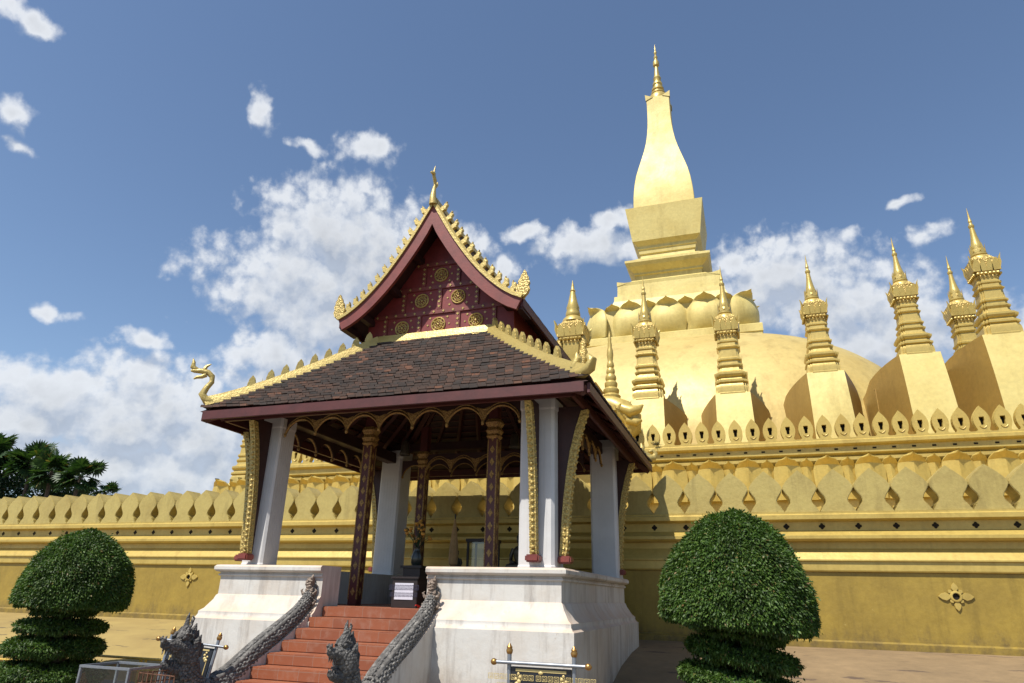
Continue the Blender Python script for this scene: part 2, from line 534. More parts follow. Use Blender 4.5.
# ------------------------------------------------------------------ mesh builder
class MB:
    def __init__(self):
        self.v = []
        self.f = []

    def add(self, vs, fs):
        o = len(self.v)
        self.v.extend([tuple(p) for p in vs])
        self.f.extend([tuple(i + o for i in q) for q in fs])
        return self

    def box(self, a, b, rot=None, piv=None):
        x0, y0, z0 = a
        x1, y1, z1 = b
        vs = [(x0, y0, z0), (x1, y0, z0), (x1, y1, z0), (x0, y1, z0), (x0, y0, z1), (x1, y0, z1), (x1, y1, z1), (x0, y1, z1)]
        if rot is not None:
            pv = Vector(piv)
            vs = [tuple(pv + rot @ (Vector(p) - pv)) for p in vs]
        return self.add(vs, [(0, 3, 2, 1), (4, 5, 6, 7), (0, 1, 5, 4), (1, 2, 6, 5), (2, 3, 7, 6), (3, 0, 4, 7)])

    def bar(self, p, q, w, h=None, up=Vector((0, 0, 1))):
        h = h or w
        p, q = Vector(p), Vector(q)
        d = (q - p).normalized()
        if abs(d.dot(up)) > 0.98:
            up = Vector((0, 1, 0))
        s = d.cross(up).normalized()
        t = s.cross(d)
        vs = []
        for c in (p, q):
            for a, b in ((-1, -1), (1, -1), (1, 1), (-1, 1)):
                vs.append(c + s * (a * w / 2) + t * (b * h / 2))
        return self.add(vs, [(3, 2, 1, 0), (4, 5, 6, 7), (0, 1, 5, 4), (1, 2, 6, 5), (2, 3, 7, 6), (3, 0, 4, 7)])

    def tube(self, pts, rad, seg=10, cap=True, squash=1.0):
        pts = [Vector(p) for p in pts]
        if not hasattr(rad, '__len__'):
            rad = [rad] * len(pts)
        n = len(pts)
        prev = None
        rings = []
        for i, p in enumerate(pts):
            d = (pts[min(i + 1, n - 1)] - pts[max(i - 1, 0)]).normalized()
            if prev is None:
                s = d.cross(Vector((0, 0, 1)))
                if s.length < 1e-3:
                    s = Vector((1, 0, 0))
                s.normalize()
            else:
                s = (prev - d * prev.dot(d)).normalized()
            prev = s
            t = d.cross(s)
            rings.append([p + (s * math.cos(2 * PI * k / seg) * squash + t * math.sin(2 * PI * k / seg)) * rad[i] for k in range(seg)])
        vs = [q for r_ in rings for q in r_]
        fs = []
        for i in range(n - 1):
            for k in range(seg):
                fs.append((i * seg + k, i * seg + (k + 1) % seg, (i + 1) * seg + (k + 1) % seg, (i + 1) * seg + k))
        if cap:
            fs.append(tuple(range(seg - 1, -1, -1)))
            fs.append(tuple((n - 1) * seg + k for k in range(seg)))
        return self.add(vs, fs)

    def lathe(self, prof, c=(0, 0, 0), plan=None, seg=24, cap=True):
        """prof = [(r, z)]; plan = unit outline (x, y), default a circle"""
        if plan is None:
            plan = [(math.cos(2 * PI * k / seg), math.sin(2 * PI * k / seg)) for k in range(seg)]
        n = len(plan)
        vs = [(c[0] + r_ * x, c[1] + r_ * y, c[2] + z) for r_, z in prof for x, y in plan]
        fs = []
        for i in range(len(prof) - 1):
            for k in range(n):
                fs.append((i * n + k, i * n + (k + 1) % n, (i + 1) * n + (k + 1) % n, (i + 1) * n + k))
        if cap:
            fs.append(tuple(range(n - 1, -1, -1)))
            fs.append(tuple((len(prof) - 1) * n + k for k in range(n)))
        return self.add(vs, fs)

    def plate(self, outer, th, fn, holes=()):
        """flat outline (u, w) given thickness th; fn(u, w, d) -> xyz"""
        loops = [list(outer)] + [list(h) for h in holes]
        flat = [p for l in loops for p in l]
        tris = tessellate_polygon([[Vector((p[0], p[1], 0)) for p in l] for l in loops])
        n = len(flat)
        vs = [fn(p[0], p[1], 0.0) for p in flat] + [fn(p[0], p[1], th) for p in flat]
        fs = [tuple(t) for t in tris] + [tuple(i + n for i in reversed(t)) for t in tris]
        o = 0
        for l in loops:
            k = len(l)
            for i in range(k):
                a, b = o + i, o + (i + 1) % k
                fs.append((a, b, b + n, a + n))
            o += k
        return self.add(vs, fs)

    def extrude_x(self, prof, x0, x1, cap=True):
        """closed profile (y, z) swept from x0 to x1"""
        n = len(prof)
        vs = [(x0, y, z) for y, z in prof] + [(x1, y, z) for y, z in prof]
        fs = [(i, (i + 1) % n, (i + 1) % n + n, i + n) for i in range(n)]
        if cap:
            tris = tessellate_polygon([[Vector((y, z, 0)) for y, z in prof]])
            fs += [tuple(t) for t in tris] + [tuple(i + n for i in t) for t in tris]
        return self.add(vs, fs)

    def grid(self, pts, nu, nv):
        fs = [(j * nu + i, j * nu + i + 1, (j + 1) * nu + i + 1, (j + 1) * nu + i) for j in range(nv - 1) for i in range(nu - 1)]
        return self.add(pts, fs)

    def ball(self, c, r, seg=12, rings=8, sq=(1, 1, 1)):
        prof = [(max(1e-4, math.sin(PI * k / rings)) , -math.cos(PI * k / rings)) for k in range(rings + 1)]
        pl = [(math.cos(2 * PI * k / seg), math.sin(2 * PI * k / seg)) for k in range(seg)]
        o = MB().lathe(prof, (0, 0, 0), pl)
        return self.add([(c[0] + p[0] * r * sq[0], c[1] + p[1] * r * sq[1], c[2] + p[2] * r * sq[2]) for p in o.v], o.f)

    def move(self, mat):
        self.v = [tuple(mat @ Vector(p)) for p in self.v]
        return self

    def join(self, other):
        return self.add(other.v, other.f)

    def mesh(self, name, mat, smooth=None, bevel=0.0):
        me = bpy.data.meshes.new(name)
        me.from_pydata(self.v, [], self.f)
        bm = bmesh.new()
        bm.from_mesh(me)
        bmesh.ops.recalc_face_normals(bm, faces=bm.faces)
        if bevel:
            bmesh.ops.remove_doubles(bm, verts=bm.verts, dist=1e-5)
            ed = [e for e in bm.edges if len(e.link_faces) == 2 and e.calc_face_angle(0) > 0.6]
            bmesh.ops.bevel(bm, geom=ed, offset=bevel, segments=2, affect='EDGES', clamp_overlap=True)
        bm.to_mesh(me)
        bm.free()
        me.materials.append(mat)
        if smooth is not None:
            me.shade_smooth()
            me.set_sharp_from_angle(angle=R(smooth))
        return me

    def build(self, name, mat, parent=None, smooth=None, bevel=0.0, label=None):
        o = bpy.data.objects.new(name, self.mesh(name, mat, smooth, bevel))
        COL.objects.link(o)
        if parent is not None:
            o.parent = parent
            o.matrix_parent_inverse = root_matrix(parent).inverted()
        if label:
            o['label'] = label
        return o


def root_matrix(o):
    m = Matrix.LocRotScale(o.location, o.rotation_euler, o.scale)
    if o.parent is not None:
        m = root_matrix(o.parent) @ o.matrix_parent_inverse @ m
    return m


def thing(name, label, cat, loc=(0, 0, 0), rotz=0.0, group=None, scale=1.0):
    o = bpy.data.objects.new(name, None)
    o.empty_display_size = 0.3
    COL.objects.link(o)
    o.location = loc
    o.rotation_euler = (0, 0, rotz)
    o.scale = (scale, scale, scale)
    o['label'] = label
    o['category'] = cat
    if group:
        o['group'] = group
    return o


def local(mb, name, mat, parent, **kw):
    """build a part whose coordinates are already in the parent's own space"""
    o = mb.build(name, mat, None, **kw)
    o.parent = parent
    return o


def tag(o, label, cat, group=None):
    o['label'] = label
    o['category'] = cat
    if group:
        o['group'] = group
    return o


def struct(o):
    o['kind'] = 'structure'
    return o


def dup(o, parent=None):
    c = o.copy()
    COL.objects.link(c)
    if parent is not None:
        c.parent = parent
    for ch in [x for x in SC.objects if x.parent == o]:
        dup(ch, c)
    return c


SQ = [(-1, -1), (1, -1), (1, 1), (-1, 1)]
RED = [(-.72, -1), (.72, -1), (.72, -.86), (.86, -.86), (.86, -.72), (1, -.72), (1, .72), (.86, .72), (.86, .86), (.72, .86),
       (.72, 1), (-.72, 1), (-.72, .86), (-.86, .86), (-.86, .72), (-1, .72), (-1, -.72), (-.86, -.72), (-.86, -.86), (-.72, -.86)]

# ================================================================== SETTING
struct(MB().add([(-900, -900, 0), (900, -900, 0), (900, 900, 0), (-900, 900, 0)], [(0, 1, 2, 3)]).build('ground', M['ground']))

# sloping terrace below the wall
TPROF = [(15.6, 0.83), (14.6, 0.80), (13.2, 0.71), (12.1, 0.57), (11.3, 0.39), (10.55, 0.30), (10.5, 0.27), (10.5, -0.05), (15.6, -0.05)]
struct(MB().extrude_x(TPROF, -5.2, 30).build('terrace_paving', M['pave'], smooth=30))
struct(MB().extrude_x(TPROF, -60, -5.2).build('terrace_slope', M['ypave'], smooth=30))
struct(MB().box((-60, 15.86, 2.9), (14.4, 21.0, 3.15)).build('middle_terrace_floor', M['goldfloor']))
struct(MB().box((-17.9, 21.3, 5.6), (14.4, 47, 6.08)).build('upper_terrace_floor', M['goldfloor']))

# ------------------------------------------------------------------ lower boundary wall
LX0, LX1 = -30.0, 14.4
wall = thing('boundary_wall', 'long gold boundary wall with leaf shaped merlons standing behind the pavilion', 'wall', (-5.2, 15.5, 0.8))
WP = [(15.22, 0.78), (15.22, 0.93), (15.26, 0.955), (15.30, 0.96), (15.30, 2.20), (15.25, 2.215), (15.24, 2.24), (15.24, 2.40), (15.20, 2.415),
      (15.20, 2.44), (15.36, 2.66), (15.36, 2.785), (15.20, 2.80), (15.155, 2.84), (15.155, 2.90), (15.19, 2.925), (15.30, 2.99),
      (15.33, 3.01), (15.33, 3.185), (15.22, 3.20), (15.16, 3.225), (15.16, 3.31), (15.20, 3.335), (15.20, 3.37), (15.85, 3.37), (15.85, 0.78)]
MB().extrude_x(WP[:5] + [(15.85, 2.20), (15.85, 0.78)], LX0, LX1).build('wall_base', M['wall'], wall, smooth=20)
MB().extrude_x([(15.85, 2.203), (15.30, 2.203)] + WP[5:25], LX0, LX1).build('wall_cornice', M['trim'], wall, smooth=20)


def leaf_outline(hw, h, pts):
    """mirror a half outline of (fraction of hw, fraction of h)"""
    r_ = [(hw * a, h * b) for a, b in pts]
    l_ = [(-x, z) for x, z in reversed(r_) if abs(x) > 1e-6]
    return r_ + l_


MER = [(0.98, 0.0), (0.98, 0.05), (0.88, 0.07), (0.88, 0.11), (0.80, 0.125), (0.80, 0.155), (0.70, 0.19), (0.62, 0.24), (0.61, 0.30), (0.68, 0.375),
       (0.82, 0.455), (0.93, 0.53), (0.975, 0.585), (0.955, 0.645), (0.82, 0.735), (0.62, 0.825), (0.42, 0.90), (0.24, 0.96), (0.10, 1.01), (0.0, 1.05)]
PITCH = 0.68
mer_me = None
k0 = int((LX0 + 1.94) / PITCH) + 1
ol = leaf_outline(PITCH / 2, 0.845, MER)
mm = MB().plate(ol, 0.52, lambda u, w, d: (u, d, w))
# chamfered back slope is hidden; small bevel softens the cast edges
mer_me = mm.mesh('merlon', M['leafgold'], None, 0.012)
k = k0
xs_gap = []
while True:
    x = -1.94 + PITCH * (k + 0.5)
    if x > 14.2:
        break
    o = bpy.data.objects.new('merlon', mer_me)
    COL.objects.link(o)
    o.parent = wall
    o.matrix_parent_inverse = root_matrix(wall).inverted()
    o.location = (x, 15.235, 3.365)
    o.rotation_euler = (R(random.uniform(-.6, .6)), R(random.uniform(-.5, .5)), 0)
    xs_gap.append(x - PITCH / 2)
    k += 1


def quatrefoil(r_, n=28):
    return [(r_ * (0.62 + 0.38 * abs(math.cos(2 * a)) ** 0.8) * math.cos(a), r_ * (0.62 + 0.38 * abs(math.cos(2 * a)) ** 0.8) * math.sin(a))
            for a in [2 * PI * i / n for i in range(n)]]


hole_me = MB().plate(quatrefoil(0.062), 0.02, lambda u, w, d: (u, d, w)).mesh('drain_hole_shade', M['hole_shade'])  # flat dark plate on the wall, painting the shade of a hole
for x in xs_gap:
    o = bpy.data.objects.new('drain_hole_shade', hole_me)
    COL.objects.link(o)
    o.parent = wall
    o.matrix_parent_inverse = root_matrix(wall).inverted()
    o.location = (x, 15.326, 3.095)

for rx, rz in ((-14.58, 1.9), (3.59, 1.79)):
    ro = MB()
    fn = lambda u, w, d: (rx + u, 15.30 - d, rz + w)
    ro.lathe([(0.095, 0), (0.105, 0.03), (0.095, 0.05), (0.062, 0.055), (0.058, 0.02)], (0, 0, 0), seg=20, cap=False)
    ro.move(Matrix.Translation((rx, 15.30, rz)) @ Matrix.Rotation(R(90), 4, 'X'))
    for a0, ln, wd in ((0, .30, .075), (180, .30, .075), (270, .26, .06), (90, .25, .06), (45, .17, .04), (135, .17, .04), (225, .15, .04), (315, .15, .04)):
        p = [(.09, -wd * .4), (.09 + (ln - .09) * .35, -wd), (.09 + (ln - .09) * .7, -wd * .7), (ln, 0), (.09 + (ln - .09) * .7, wd * .7), (.09 + (ln - .09) * .35, wd), (.09, wd * .4)]
        ca, sa = math.cos(R(a0)), math.sin(R(a0))
        ro.plate([(u * ca - w * sa, u * sa + w * ca) for u, w in p], 0.035, fn)
    r_o = ro.build('rosette', M['trim'], wall, smooth=35, bevel=0.006)
    MB().lathe([(0.058, 0), (0.001, 0.002)], (0, 0, 0), seg=16).move(Matrix.Translation((rx, 15.29, rz)) @ Matrix.Rotation(R(90), 4, 'X')).build('rosette_hole_shade', M['hole_shade'], r_o)  # dark disc paints the shade in the rosette's centre


# ------------------------------------------------------------------ second tier wall
def petal_points(hw, h, y0, bulge, curl, keel, nu=9, nv=16, thin=0.10, tipw=0.0, kind=0):
    """a lotus petal standing on z=0 in front of plane y=0 (front = -y), its tip curling outwards"""
    front, back = [], []
    for j in range(nv):
        t = j / (nv - 1)
        t1 = 0.45 if kind else 0.64
        if t < t1:
            w = hw * (0.86 + 0.14 * math.sin(t / t1 * PI / 2))
        else:
            s = (t - t1) / (1 - t1)
            w = hw * (max(0.0, 1 - s ** 2.0) ** 0.5 if kind else math.sqrt(max(0.0, 1 - s ** 2.0)))
        w = max(w, hw * tipw)
        yy = y0 + bulge * math.sin(min(1, t / 0.6) * PI) * 0.6 + curl * max(0, (t - 0.78) / 0.22) ** 1.2
        for i in range(nu):
            u = -1 + 2 * i / (nu - 1)
            k_ = keel * (1 - abs(u)) * min(1, 0.3 + t)
            round_ = bulge * 0.8 * (1 - u * u) * math.sin(min(1, t * 1.25) * PI) ** 0.7 if t < 0.8 else 0
            z = h * t - 0.02 * abs(u) * t
            if kind:
                q_ = min(1.0, t / 0.82)
                k_ = keel * (1 - abs(u)) * max(0.0, (t - .6) / .4)
                round_ = bulge * (0.12 + 0.88 * (1 - abs(u) ** 2.2) ** .8) * math.sin(PI * min(1, (q_ * .84 + .08))) ** 0.75
                yy = y0 + curl * max(0.0, (t - 0.86) / 0.14) ** 1.2
            front.append((w * u, -(yy + k_ + round_), z))
            back.append((w * u, -(yy + k_ * 0.4 + round_) + thin, z + 0.02))
    return front, back, nu, nv


def petal_mesh(name, mat, *a, **kw):
    f, b, nu, nv = petal_points(*a, **kw)
    mb = MB()
    n = nu * nv
    fs = [(j * nu + i, j * nu + i + 1, (j + 1) * nu + i + 1, (j + 1) * nu + i) for j in range(nv - 1) for i in range(nu - 1)]
    bs = [tuple(q + n for q in reversed(f_)) for f_ in fs]
    rim = [j * nu for j in range(nv)] + [(nv - 1) * nu + i for i in range(1, nu)] + [j * nu + nu - 1 for j in range(nv - 2, -1, -1)]
    sd = [(rim[i], rim[i + 1], rim[i + 1] + n, rim[i] + n) for i in range(len(rim) - 1)]
    mb.add(f + b, fs + bs + sd)
    return mb.mesh(name, mat, 42 if kw.get('kind') else 14)


def put(me, name, parent, loc, rotz=0.0, scale=(1, 1, 1)):
    o = bpy.data.objects.new(name, me)
    COL.objects.link(o)
    o.parent = parent
    o.matrix_parent_inverse = root_matrix(parent).inverted()
    o.location = loc
    o.rotation_euler = (0, 0, rotz)
    o.scale = scale
    return o


tier = thing('upper_terrace_wall', 'second gold terrace wall with curling lotus petals and pierced merlons above', 'wall', (-2.8, 21.0, 3.0))
TP = [(20.95, 3.1), (20.95, 5.36), (20.86, 5.40), (20.82, 5.46), (20.82, 5.54), (20.90, 5.56), (20.96, 5.60), (20.90, 5.64), (20.84, 5.67),
      (20.84, 5.71), (20.95, 5.73), (20.95, 5.87), (20.86, 5.90), (20.82, 5.94), (20.82, 6.03), (20.86, 6.06), (20.86, 6.11), (21.6, 6.11), (21.6, 3.1)]
MB().extrude_x([(20.95, 3.1), (20.95, 5.30), (21.6, 5.30), (21.6, 3.1)], -19.3, 14.4).build('wall_body', M['trim'], tier)
MB().extrude_x([(21.6, 5.303), (20.95, 5.303)] + TP[1:18], -18.0, 14.4).build('cornice', M['trim'], tier, smooth=20)
big_pet = petal_mesh('lotus_petal', M['petalgold'], 0.385, 1.20, 0.20, 0.02, 0.24, 0.16)
small_pet = petal_mesh('lotus_petal', M['petalgold'], 0.235, 1.17, 0.08, 0.02, 0.22, 0.12)
for i in range(-18, 14):
    put(big_pet, 'lotus_petal', tier, (0.2 + 1.07 * i, 20.94, 4.36))
    put(small_pet, 'lotus_petal', tier, (0.2 + 1.07 * (i + 0.5), 20.94, 4.36))
for yy in (21.35, 22.4):
    put(big_pet, 'lotus_petal', tier, (-19.29, yy, 4.36), -PI / 2)
T2 = [(0.80, 0.0), (0.80, 0.05), (0.68, 0.07), (0.68, 0.13), (0.80, 0.20), (0.93, 0.34), (0.96, 0.46), (0.92, 0.58), (0.76, 0.72), (0.52, 0.84), (0.26, 0.94), (0.08, 1.0), (0.0, 1.04)]
win = [(-0.036, 0.20), (0.036, 0.20), (0.046, 0.32), (0.060, 0.33), (0.062, 0.43), (-0.062, 0.43), (-0.060, 0.33), (-0.046, 0.32)]
t2m = MB().plate(leaf_outline(0.212, 0.715, T2), 0.20, lambda u, w, d: (u, d, w), [win])
t2m.tube([(-0.08, -0.008, 0.17), (-0.05, -0.01, 0.13), (0, -0.011, 0.11), (0.05, -0.01, 0.13), (0.08, -0.008, 0.17)], 0.012, 6)
t2me = t2m.mesh('pierced_merlon', M['trim'])
nich = MB().plate(leaf_outline(0.10, 0.32, [(1, 0), (1, 1)]), 0.02, lambda u, w, d: (u, .13 + d, w + .17)).mesh('niche_shade', M['hole_shade'])  # dark plate behind the window, painting the shade of a recess
h2 = MB().plate([(-.05, -.025), (.05, -.025), (.05, .025), (-.05, .025)], 0.02, lambda u, w, d: (u, d, w)).mesh('drain_hole_shade', M['hole_shade'])  # flat dark plate again in place of a shaded hole
dh = MB()
for i in range(-39, 22):
    if 3.42 + 0.497 * i < -18:
        continue
    mo = put(t2me, 'pierced_merlon', tier, (3.42 + 0.497 * i, 20.93, 6.10))
    no = bpy.data.objects.new('niche_shade', nich)
    COL.objects.link(no)
    no.parent = mo
    if -16 < i:
        put(h2, 'drain_hole_shade', tier, (3.16 + 0.497 * i, 20.945, 5.80))

# ================================================================== GREAT STUPA
XC, YC = -2.83, 36.3
st = thing('great_stupa', 'huge golden stupa with bottle shaped spire rising above a broad dome', 'stupa', (XC, YC, 6.08))
c0 = (XC, YC, 0)


def sup(n, seg=72):
    o = []
    for k in range(seg):
        a = 2 * PI * k / seg
        c, s = math.cos(a), math.sin(a)
        r_ = (abs(c) ** n + abs(s) ** n) ** (-1 / n)
        o.append((r_ * c, r_ * s))
    return o


dp = []
for k in range(34):
    t = k / 33
    rr = 1 - t ** 1.5 * (1 - 4.3 / 11.3)
    z = 6.0 + 7.9 * (1 - rr ** 2.25) ** (1 / 2.25) / (1 - (4.3 / 11.3) ** 2.25) ** (1 / 2.25)
    dp.append((11.3 * rr, z))
dp2 = []
for r_, z in dp:
    dp2.append((r_ if z > 8.95 else r_ + 0.03, z))
MB().lathe(dp2, c0, sup(3.5, 96)).build('dome', M['dome'], st, smooth=50)
MB().lathe([(4.45, 13.6), (4.45, 13.88), (4.5, 13.9), (4.5, 14.28), (4.46, 14.32), (4.2, 14.36), (3.9, 14.42)], c0, SQ).build('plinth', M['stupa'], st)
lot = MB().lathe([(3.7, 14.3), (3.75, 15.8), (3.4, 16.25), (3.1, 16.55), (3.05, 16.6)], c0, SQ).build('lotus_core', M['stupa'], st)
gp = petal_mesh('lotus_petal', M['stupa'], 0.97, 1.86, 0.10, 0.40, 0.40, 0.06, 13, 26, thin=0.08, kind=1)
gs = petal_mesh('lotus_petal', M['stupa'], 0.80, 1.84, -0.02, 0.10, 0.42, 0.06, 11, 22, thin=0.08, kind=1)
for side in range(4):
    a = side * PI / 2
    for off in (-1.9, 0.0, 1.9):
        put(gp, 'lotus_petal', st, (XC + off * math.cos(a) + 3.92 * math.sin(a), YC + off * math.sin(a) - 3.92 * math.cos(a), 14.42), a)
    for off in (-2.85, -0.95, 0.95, 2.85):
        put(gs, 'lotus_petal', st, (XC + off * math.cos(a) + 3.92 * math.sin(a), YC + off * math.sin(a) - 3.92 * math.cos(a), 14.42), a)
    ad = a + PI / 4
    put(gp, 'lotus_petal', st, (XC + 5.25 * math.sin(ad), YC - 5.25 * math.cos(ad), 14.42), ad, (0.95, 1, 1))
stepm = MB().lathe([(3.3, 16.2), (3.05, 16.75), (2.95, 17.0), (2.93, 17.3), (2.78, 17.34), (2.76, 18.0), (2.785, 18.18), (2.45, 18.26), (2.2, 18.45), (2.0, 18.62)], c0, SQ)
for sx, sy in SQ:
    stepm.add([(XC + sx * 2.785, YC + sy * 2.785, 18.27), (XC + sx * 2.2, YC + sy * 2.785, 18.14), (XC + sx * 2.785, YC + sy * 2.2, 18.14), (XC + sx * 2.3, YC + sy * 2.3, 18.14), (XC + sx * 2.785, YC + sy * 2.785, 18.0)],
              [(0, 1, 3), (0, 3, 2), (0, 4, 1), (0, 2, 4)])
stepm.build('stepped_base', M['stupa'], st)
MB().lathe([(1.95, 18.5), (1.86, 18.62), (1.83, 18.66), (1.83, 18.95), (1.92, 19.0), (1.92, 19.12), (2.25, 19.42), (2.36, 19.62), (2.36, 19.76), (2.2, 19.84), (1.9, 19.98), (1.75, 20.12)], c0, SQ).build('waist_moulding', M['stupa'], st)
MB().lathe([(1.62, 20.08), (1.55, 20.2), (1.53, 20.42), (1.60, 20.48), (1.62, 20.70), (1.68, 20.76), (1.68, 20.95), (1.925, 21.19), (2.22, 23.30), (2.0, 23.36), (1.85, 23.45)], c0, SQ).build('block', M['stupa'], st)
BP = [(1.775, 23.42), (1.775, 23.8), (1.755, 24.3), (1.715, 24.8), (1.645, 25.4), (1.545, 26.0), (1.39, 26.65), (1.22, 27.33), (1.05, 28.03), (0.915, 28.7),
      (0.82, 29.4), (0.765, 30.0), (0.735, 30.6), (0.722, 31.25), (0.72, 31.9), (0.735, 32.42)]
bulb = MB().lathe(BP, c0, [(-1, -.985), (-.985, -1), (-.5, -1.004), (0, -1.006), (.5, -1.004), (.985, -1), (1, -.985), (1.006, 0), (1, .985), (.985, 1), (0, 1.006), (-.985, 1), (-1, .985), (-1.006, 0)])
for sx, sy in SQ:
    bulb.add([(XC + sx * .80, YC + sy * .80, 32.66), (XC + sx * .3, YC + sy * .77, 32.4), (XC + sx * .77, YC + sy * .3, 32.4), (XC + sx * .45, YC + sy * .45, 32.4), (XC + sx * .77, YC + sy * .77, 32.2)],
             [(0, 1, 3), (0, 3, 2), (0, 4, 1), (0, 2, 4)])
bulb.build('bottle_body', M['stupa'], st, smooth=40)
MB().lathe([(0.64, 32.4), (0.66, 32.6), (0.60, 32.9), (0.45, 33.08), (0.40, 33.1), (0.46, 33.16), (0.46, 33.26), (0.36, 33.3), (0.33, 33.42), (0.40, 33.48), (0.40, 33.6), (0.31, 33.66), (0.28, 33.85),
            (0.33, 33.95), (0.30, 34.1), (0.24, 34.15), (0.23, 34.4), (0.27, 34.5), (0.22, 34.62), (0.18, 34.75), (0.17, 35.0), (0.13, 35.3), (0.11, 35.55), (0.20, 35.62), (0.21, 35.8), (0.19, 35.98), (0.12, 36.05), (0.09, 36.2),
            (0.13, 36.28), (0.13, 36.4), (0.07, 36.45), (0.06, 36.65), (0.10, 36.72), (0.10, 36.82), (0.05, 36.9), (0.035, 37.2), (0.008, 37.52)], c0, seg=20).build('spire', M['spire'], st, smooth=35)

# ================================================================== SMALL STUPAS
# local z = 0 at the upper terrace floor (6.08)
sp = thing('small_stupa', 'small gold stupa', 'stupa', (0, 0, 0), 0, 'small stupas ringing the great stupa')
pm = MB()
nz = 9
hfb, hft, ztop = 0.62, 0.575, 2.27


def frontY(t):
    return -1.02 + 0.46 * t ** 1.7


rows_f, rows_l, rows_r = [], [], []
for j in range(nz):
    t = j / (nz - 1)
    hf = hfb + (hft - hfb) * t
    rows_f += [(-hf, frontY(t), ztop * t), (hf, frontY(t), ztop * t)]
    for lst, s in ((rows_l, -1), (rows_r, 1)):
        for i in range(7):
            u = i / 6
            hb = 1.30
            zt = ztop - 0.42 * (1 - math.sqrt(max(0, 1 - u ** 2.2)))
            yb = 1.75 if i < 6 else 1.75
            lst.append((s * (hf + (hb - hf) * u), frontY(t) + (yb - frontY(t)) * u, zt * t))
        lst.append((s * 1.30, 3.2, (ztop - 0.42) * t))
pm.grid(rows_f, 2, nz)
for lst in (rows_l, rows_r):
    local(MB().grid(lst, 8, nz), 'pedestal_flank', M['shaded_ochre'], sp, smooth=30)
o_ = (nz - 1) * 8
pm.grid([q for i in range(8) for q in (rows_l[o_ + i], rows_r[o_ + i])], 2, 8)
local(pm, 'pedestal', M['stupa'], sp, smooth=30)
SH = [(0.555, 2.2), (0.572, 2.272), (0.572, 2.30), (0.56, 2.32), (0.555, 2.48), (0.545, 2.56), (0.53, 2.60), (0.50, 2.66), (0.56, 2.70), (0.56, 2.77), (0.49, 2.81), (0.47, 2.88), (0.53, 2.92), (0.56, 2.98), (0.56, 3.05),
      (0.46, 3.10), (0.42, 3.14), (0.39, 3.26), (0.42, 3.30), (0.44, 3.34), (0.44, 3.39), (0.38, 3.42), (0.37, 3.52), (0.42, 3.56), (0.42, 3.62), (0.37, 3.66), (0.36, 3.74), (0.345, 3.98), (0.40, 4.03), (0.41, 4.07), (0.35, 4.11),
      (0.34, 4.22), (0.37, 4.26), (0.37, 4.32), (0.33, 4.36), (0.33, 4.44)]
local(MB().lathe(SH, (0, 0, 0), RED), 'shaft', M['spire'], sp, smooth=25)
cr = MB().lathe([(0.33, 4.42), (0.36, 4.50), (0.35, 4.56), (0.38, 4.62), (0.39, 4.80), (0.41, 5.02), (0.425, 5.14), (0.43, 5.18), (0.36, 5.20), (0.33, 5.28), (0.26, 5.38)], (0, 0, 0), RED)
crown = local(cr, 'crown', M['carve'], sp, smooth=25)
lf = MB()
for side in range(4):
    a = side * PI / 2
    rm = Matrix.Rotation(a, 4, 'Z')
    for off, hh, ww in ((-0.29, 0.20, 0.13), (-0.1, 0.15, 0.10), (0.1, 0.15, 0.10), (0.29, 0.20, 0.13)):
        q = MB().plate([(off - ww, 4.70), (off - ww * .9, 4.95), (off - ww * .4, 4.98 + hh * .5), (off + (0.05 if off > 0 else -0.05), 4.98 + hh), (off + ww * .5, 4.98 + hh * .4), (off + ww * .9, 4.9), (off + ww, 4.70)], 0.05,
                       lambda u, w, d: (u, -(0.355 + (w - 4.6) * 0.13) - d * .7, w))
        lf.join(q.move(rm))
    q = MB()
    for kk in range(6):
        q.ball((-0.3 + kk * 0.12, -0.40, 4.60), 0.05, 8, 6)
    lf.join(q.move(rm))
    q = MB().plate([(0, 4.75), (0.07, 4.95), (0.06, 5.12), (0.10, 5.30), (0.01, 5.18), (-0.04, 5.0)], 0.06, lambda u, w, d: (0.40 + u * 0.7, -(0.40 + u * 0.7) - d * 0.5, w))
    lf.join(q.move(rm))
local(lf, 'crown_leaf', M['spire'], crown, smooth=25)
local(MB().lathe([(0.36, 5.20), (0.34, 5.32), (0.28, 5.40), (0.22, 5.42), (0.26, 5.46), (0.26, 5.52), (0.20, 5.56), (0.225, 5.61), (0.215, 5.67), (0.185, 5.72), (0.20, 5.80), (0.165, 5.92), (0.13, 6.10), (0.10, 6.30), (0.082, 6.50), (0.07, 6.62),
                  (0.095, 6.66), (0.095, 6.73), (0.06, 6.77), (0.05, 6.86), (0.066, 6.9), (0.05, 6.96), (0.036, 7.05), (0.02, 7.25), (0.004, 7.48)], (0, 0, 0), seg=16), 'needle', M['spire'], sp, smooth=35)
q = MB()
for a in range(8):
    ca, sa = math.cos(a * PI / 4 + .39), math.sin(a * PI / 4 + .39)
    q.add([(0.235 * ca - .085 * sa, 0.235 * sa + .085 * ca, 5.54), (0.235 * ca + .085 * sa, 0.235 * sa - .085 * ca, 5.54), (0.245 * ca, 0.245 * sa, 5.92), (0.17 * ca, 0.17 * sa, 5.54)], [(0, 1, 2), (0, 2, 3), (1, 3, 2)])
local(q, 'needle_petals', M['gilt'], sp)

